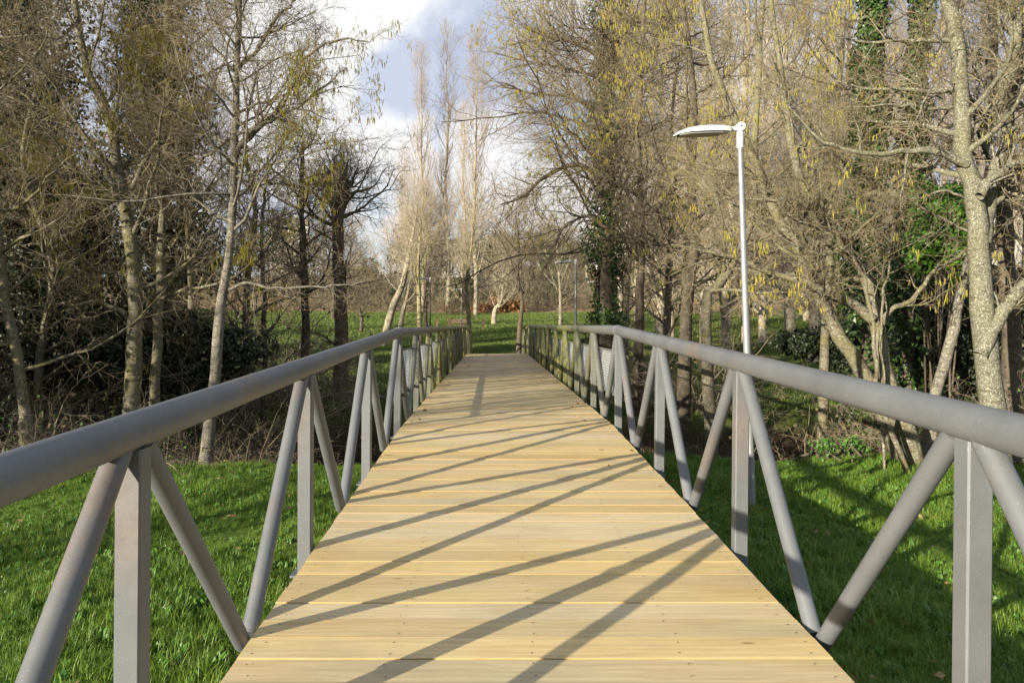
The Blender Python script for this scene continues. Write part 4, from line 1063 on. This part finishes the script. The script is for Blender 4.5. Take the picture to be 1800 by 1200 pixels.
# --- generic bare wood trees (shared meshes) for hill, hedges, gaps
def bare_mesh(name, seed, H, n1, len1, bark, twig, r=.2, up=.08, ang=50, rm=.012):
    rng = np.random.default_rng(seed); t = thing(name, (0, 0, 0), '', 'tree')
    pts = [(0, 0, 0)] + [(rng.normal() * .03 * H * q / 5, rng.normal() * .03 * H * q / 5, H * q / 5) for q in range(1, 6)]
    pth = resample(pts, 18); rr = np.linspace(r, .03, 18); V, Fq = tubes(pth[None], rr[None], 8); link_mesh('trunk', V, Fq, M[bark], t, smooth=True)
    P1, R1 = grow(pth[None], rr[None], rng, n1, .15, 1, ang, 12, length=len1, taper=.45, K=8, rr=.45, tip=.2, rmin=rm * 1.6, up=up, wander=.13)
    P2, R2 = grow(P1, R1, rng, 9, .12, 1, 42, 12, length=len1 * .42, K=5, rr=.5, rmin=rm, wander=.16, up=.05)
    P3, R3 = grow(P2, R2, rng, 7, .1, 1, 40, 14, length=len1 * .19, K=4, rr=.6, rmin=rm * .7, wander=.2, up=.03)
    part('branches', [(P1, R1), (P2, R2)], (4, 3), M[bark], t, (0, 0, 0)); part('twigs', [(P3, R3)], (3,), M[twig], t, (0, 0, 0), True)
    return t
ba = bare_mesh('bare_tree', 301, 11, 34, 3.8, 'bark_dark', 'twig_mid', rm=.011)
bb = bare_mesh('bare_tree', 302, 9, 30, 3.4, 'bark_pale', 'twig_pale', rm=.011)
# near alder style fillers behind the left and right front rows
fa = bare_mesh('bare_tree', 303, 9.5, 38, 2.9, 'bark_alder', 'twig', r=.12, rm=.0055, ang=62)
rngp = np.random.default_rng(19)
FG = 'bare trees filling the wood behind the front row'
fill = [(70, 15.5, 'bare tree behind the leaning alder at the far left'), (345, 17, 'bare tree between the slim alder and the pale spotted alder, set back'), (430, 21, 'bare tree set back right of the pale spotted alder'),
        (1170, 22, 'bare tree set back between the ivy wrapped alder and the dark crooked alder'),
        (1500, 23, 'bare tree set back left of the first ivy column'), (1790, 15.5, 'bare tree set back at the right edge behind the big forked alder'), (1100, 30, 'bare tree farther back behind the ivy wrapped alder')]
for i, (px, Yp, lab) in enumerate(fill):
    o = fa if i == 0 else copy_tree(fa); place(o, px, Yp, float(rngp.uniform(.9, 1.15)), float(rngp.uniform(0, 6)), lab, FG)
OG = 'trees of the left bank outside the view'
for i, (x, y_, s_, lab) in enumerate([(-12, -1, 1.0, 'bare tree on the left lawn, outside the view'), (-15.5, 1.5, 1.1, 'second bare tree on the left lawn, outside the view'), (-9.5, 12.5, 1.1, 'bare tree on the left bank just outside the view'),
                                      (-12.5, 10.5, 1.1, 'bare tree on the left bank farther outside the view'), (-11.5, 15.5, 1.15, 'bare tree behind the dark bushes on the left bank, outside the view')]):
    o = copy_tree(fa); place(o, 900, 10, s_, i * 1.3, lab, OG); o.location = (x, y_, float(ground(x, y_)) - .1)
for i, (x, y_) in enumerate([(-24, 14), (-30, 20), (-27, 27), (-34, 12), (-38, 30), (-22, 31), (-44, 22)]):
    o = copy_tree(ba); place(o, 900, 10, 1.0, i * 1.1, 'bare tree of the left wood outside the view, %s' % ('nearest one', 'second one', 'third one', 'one nearest to the lawn', 'farthest one', 'one by the meadow', 'leftmost one')[i], OG); o.location = (x, y_, float(ground(x, y_)) - .1)
for i, (x, y_, lab) in enumerate([(-11.5, 9.4, 'dark bush on the left bank outside the view, nearest to the lawn'), (-14.5, 9.0, 'dark bush on the left bank outside the view, middle one'), (-17, 11.5, 'dark bush on the left bank outside the view, farthest one')]):
    leaf_shrub('dark_bush', lab, (x, y_, float(ground(x, y_)) + 2.2), (2.4, 1.6, 3.0), 7000, M['dark_foliage'], 170 + i, .15, group='dark bushes under the trees')
MG = 'pale trunks in the meadow at the right'
for i, (px, Yp, lab) in enumerate([(1238, 44, 'pale leaning trunk seen above the right rail left of the lamp'), (1276, 40, 'thick sunlit yellowish trunk just left of the lamp pole, above the rail'), (1160, 42, 'trunk on the right meadow above the second bay of the rail'),
                                   (1340, 46, 'sunlit pale trunk right of the lamp pole'), (1180, 50, 'farther trunk on the right meadow'), (1390, 38, 'shaded trunk in the right meadow behind the long bough'), (1430, 33, 'trunk at the shaded edge of the right meadow')]):
    o = bb if i == 0 else copy_tree(bb); place(o, px, Yp, 1.25, float(rngp.uniform(0, 6)), lab, MG)
# far hedge and hill woods
protoH = bramble('hedge_shrub', 'brown leafless shrub of the far hedge, left part', (0, 0, 0), 311, 'brown shrubs of the far hedge', 1, None, n=60, L=3.6, n2=8, n3=5, m='twig_mid')
HG = 'brown shrubs of the far hedge'; first = True
hs_refs = ['at its left end behind the wood', 'left of the pollarded tree', 'behind the pollarded tree', 'right of the pollarded tree', 'left of the leaning pale trunks', 'behind the leaning pale trunks', 'behind the yellow lichen tree',
           'behind the bench', 'behind the pale forked young tree', 'behind the crooked pale tree', 'behind the lone dark tree', 'right of the lone dark tree', 'left of the ivy wrapped alder', 'behind the ivy wrapped alder', 'right of the ivy wrapped alder',
           'behind the dark crooked alder', 'left of the near lamp', 'behind the near lamp pole', 'right of the near lamp pole', 'behind the leaning twin trunks', 'behind the first ivy column']
for i, rf in enumerate(hs_refs):
    px = 420 + i * 50 + float(rngp.uniform(-12, 12)); Yp = float(rngp.uniform(84, 92)) if px < 1100 else float(rngp.uniform(70, 88))
    o = protoH if first else copy_tree(protoH); first = False
    s = float(rngp.uniform(1.1, 1.7)); place(o, px, Yp, s, float(rngp.uniform(0, 6)), 'brown leafless shrub of the far hedge, ' + rf, HG)
for i, (px, py, Yd, rd, lab) in enumerate([(893, 542, 84, (1.9, 1.2, 1.7), 'orange brown leafy bush in the hedge left of the lone dark tree'), (850, 550, 85, (2.2, 1.2, 1.1), 'low orange brown bush behind the crooked pale tree'), (785, 552, 86, (1.6, 1.2, .9), 'low rusty bush behind the bench'), (1075, 475, 120, (3.5, 2, 3.4), 'autumn gold tree top right of the far lamp head')]):
    leaf_shrub('beech_bush', lab, P(px, py, Yd), rd, 3200, M['beech_leaf'], 320 + i, .22, group='orange brown bushes')
for i, (px, py, Yd, rd, lab) in enumerate([(625, 500, 92, (4, 2, 3.0), 'dark evergreen in the hedge behind the pollarded tree'), (690, 530, 90, (4, 2, 2.2), 'dark low evergreen behind the leaning pale trunks'), (790, 520, 92, (4.5, 2, 2.4), 'dark evergreen behind the bench'),
                                          (740, 440, 125, (6, 3, 6), 'tall dark evergreen left of the leftmost poplar foot'), (955, 440, 130, (5, 3, 4.5), 'dark evergreen on the hill above the lone dark tree'), (870, 450, 128, (5, 3, 4.5), 'dark evergreen on the hill right of the poplar trunks'),
                                          (1010, 450, 125, (5, 3, 3), 'olive evergreen on the hill behind the far lamp head'), (960, 520, 96, (4, 2, 2.5), 'olive evergreen behind the lone dark tree'), (500, 450, 120, (8, 3, 6), 'dark evergreen on the hill behind the straight dark trunk'),
                                          (360, 470, 110, (9, 3, 6), 'dark evergreen mass on the hill behind the pale spotted alder')]):
    leaf_shrub('evergreen_tree', lab, P(px, py, Yd), rd, 4200, M['hill_green'], 340 + i, .42, cat='tree', group='evergreens of the far slope')
WG = 'bare trees of the wooded hill'
wl_ = ['at its left end', 'above the thin dark trunk', 'above the straight dark trunk', 'left of the pollarded tree top', 'right of the pollarded tree top', 'left of the poplar feet', 'between the poplar feet', 'just right of the poplar feet',
       'above the crooked pale tree', 'above the lone dark tree', 'left of the far lamp head', 'behind the far lamp head', 'right of the far lamp head', 'behind the ivy wrapped alder', 'right of the ivy wrapped alder', 'behind the dark crooked alder', 'left of the near lamp', 'behind the near lamp',
       'right of the near lamp', 'behind the twin trunks', 'behind the ivy columns', 'behind the evergreen bush', 'behind the lichen spotted alder', 'at its right end']
for row, (Ya, Yb, sc, rl) in enumerate([(96, 112, .95, 'lower row'), (122, 150, 1.15, 'upper row')]):
    for i, rf in enumerate(wl_):
        px = 330 + i * 62 + float(rngp.uniform(-20, 20)) + row * 30
        o = copy_tree(ba if (i + row) % 3 else bb); place(o, px, float(rngp.uniform(Ya, Yb)), sc * float(rngp.uniform(.75, 1.1)), float(rngp.uniform(0, 6)), 'bare tree of the wooded hill, %s, %s' % (rl, rf), WG)
place(ba, 585, 70, 1.1, 2., 'bare tree far behind the pollarded tree, at the edge of the meadow', 'bare trees filling the wood behind the front row')

# ------------------------------------------------------------------ houses on the hill
def house(px, py, Yd, w, h, label, rz=0.):
    p = P(px, py, Yd); t = thing('house', tuple(p), label, 'house', 'white houses on the hill', rz)
    mb = MB(); mb.box((0, 0, h / 2), (w, w * .7, h)); mb.box((0, 0, -2), (w * .98, w * .68, 4)); mb.build('wall', M['house_wall'], t)
    rf = MB(); a, b = w * .55, w * .4; hh = h * .28
    V = [(-a, -b, h + .01), (a, -b, h + .01), (a, b, h + .01), (-a, b, h + .01), (-a, 0, h + hh), (a, 0, h + hh)]
    rf.add(V, [[0, 1, 5, 4], [2, 3, 4, 5], [3, 2, 1, 0]]); rf.add(V, [[0, 4, 3], [1, 2, 5]]); r = rf.build('roof', M['roof'], t)
    ch = MB(); ch.box((w * .2, b * .3, h + hh * 1.0), (w * .07, w * .07, hh * .9)); ch.build('chimney', M['house_wall'], r)
    for i in range(4):
        for j in range(2):
            x = (-.36 + .24 * i) * w; z = h * (.28 + .42 * j)
            f = MB(); f.box((x, -w * .35 - .03, z), (w * .12, .08, h * .22)); f = f.build('window', M['house_wall'], t)
            g_ = MB(); g_.box((x, -w * .35 - .075, z), (w * .095, .03, h * .18)); g_.build('pane', M['window'], f)
    return t
house(508, 442, 150, 7, 5, 'white house on the hill glimpsed beside the straight dark trunk', .3)
house(1095, 446, 150, 10, 6, 'white house on the hill glimpsed right of the ivy wrapped alder', -.2)
house(803, 452, 150, 5, 2.6, 'small pale house on the hill glimpsed between the poplar trunks', .5)
house(1770, 420, 110, 9, 6, 'white house glimpsed behind the large lichen spotted alder', .1)

# ------------------------------------------------------------------ bench, person
p = P(806, 600, 56); p[2] = float(ground(p[0], p[1]))
t = thing('park_bench', tuple(p), 'brown wooden bench on the far meadow at the foot of the pale lamp', 'bench')
for q in range(3):
    mb = MB(); mb.box((0, -.12 + .13 * q, .45), (1.7, .11, .04)); mb.build('seat_slat', M['bench_wood'], t)
for q in range(2):
    mb = MB(); mb.box((0, .27 + .02 * q, .62 + .15 * q), (1.7, .03, .11)); mb.build('back_slat', M['bench_wood'], t)
for x in (-.72, .72):
    mb = MB(); mb.box((x, -.12, .2), (.09, .09, .46)); mb.box((x, .24, .42), (.09, .06, .88)); mb.box((x, .06, .40), (.09, .4, .06)); mb.build('leg', M['bench_wood'], t)
for x_, lab in ((1.75, 'short brown timber post beside the far bench, right one'), (-1.5, 'short brown timber post beside the far bench, left one')):
    mb = MB(); mb.box((0, 0, .42), (.13, .13, .9)); mb.box((0, 0, .885), (.16, .16, .03))
    tag(mb.build('timber_post', M['bench_wood'], loc=(p[0] + x_, p[1] - .4, float(ground(p[0] + x_, p[1] - .4)))), lab, 'post')

def skin_body(name, verts, edges, radii, m, parent):
    me = bpy.data.meshes.new(name); me.from_pydata(verts, edges, []); me.materials.append(m)
    o = bpy.data.objects.new(name, me); C.objects.link(o); o.parent = parent
    sk = o.modifiers.new('skin', 'SKIN'); me.skin_vertices[0].data[0].use_root = True
    for i, r_ in enumerate(radii): me.skin_vertices[0].data[i].radius = (r_, r_)
    ss = o.modifiers.new('sub', 'SUBSURF'); ss.levels = 2; ss.render_levels = 2
    return o
p = P(1325, 600, 70); p[2] = float(ground(p[0], p[1]))
t = thing('person', tuple(p), 'distant person walking left in grey top and dark trousers, beside the near lamp pole', 'person')
skin_body('body', [(0, 0, .95), (0, 0, 1.2), (0, 0, 1.42), (-.02, 0, 1.52), (-.03, 0, 1.64),
                   (.0, -.2, 1.40), (.10, -.25, 1.15), (-.05, -.25, .95), (0, .2, 1.40), (-.12, .25, 1.15), (-.28, .24, 1.0),
                   (0, -.10, .88), (-.16, -.11, .50), (-.20, -.11, .08), (-.32, -.11, .04), (0, .10, .88), (.10, .11, .5), (.36, .11, .14), (.30, .11, .04)],
          [(0, 1), (1, 2), (2, 3), (3, 4), (2, 5), (5, 6), (6, 7), (2, 8), (8, 9), (9, 10), (0, 11), (11, 12), (12, 13), (13, 14), (0, 15), (15, 16), (16, 17), (17, 18)],
          [.14, .15, .14, .06, .10, .07, .05, .035, .07, .05, .035, .10, .07, .05, .04, .10, .07, .05, .04], M['skin'], t)
skin_body('jacket', [(0, 0, .92), (0, 0, 1.2), (0, 0, 1.43), (0, -.2, 1.40), (.10, -.25, 1.15), (-.04, -.25, .97), (0, .2, 1.40), (-.12, .25, 1.15), (-.26, .24, 1.02)],
          [(0, 1), (1, 2), (2, 3), (3, 4), (4, 5), (2, 6), (6, 7), (7, 8)], [.175, .18, .16, .09, .07, .06, .09, .07, .06], M['coat'], t)
skin_body('trousers', [(0, 0, .93), (0, -.10, .88), (-.16, -.11, .50), (-.20, -.11, .12), (0, .10, .88), (.10, .11, .5), (.35, .11, .17)],
          [(0, 1), (1, 2), (2, 3), (0, 4), (4, 5), (5, 6)], [.15, .12, .09, .07, .12, .09, .07], M['trouser'], t)
skin_body('hair', [(-.01, 0, 1.70), (.02, 0, 1.62)], [(0, 1)], [.105, .09], M['hair'], t)
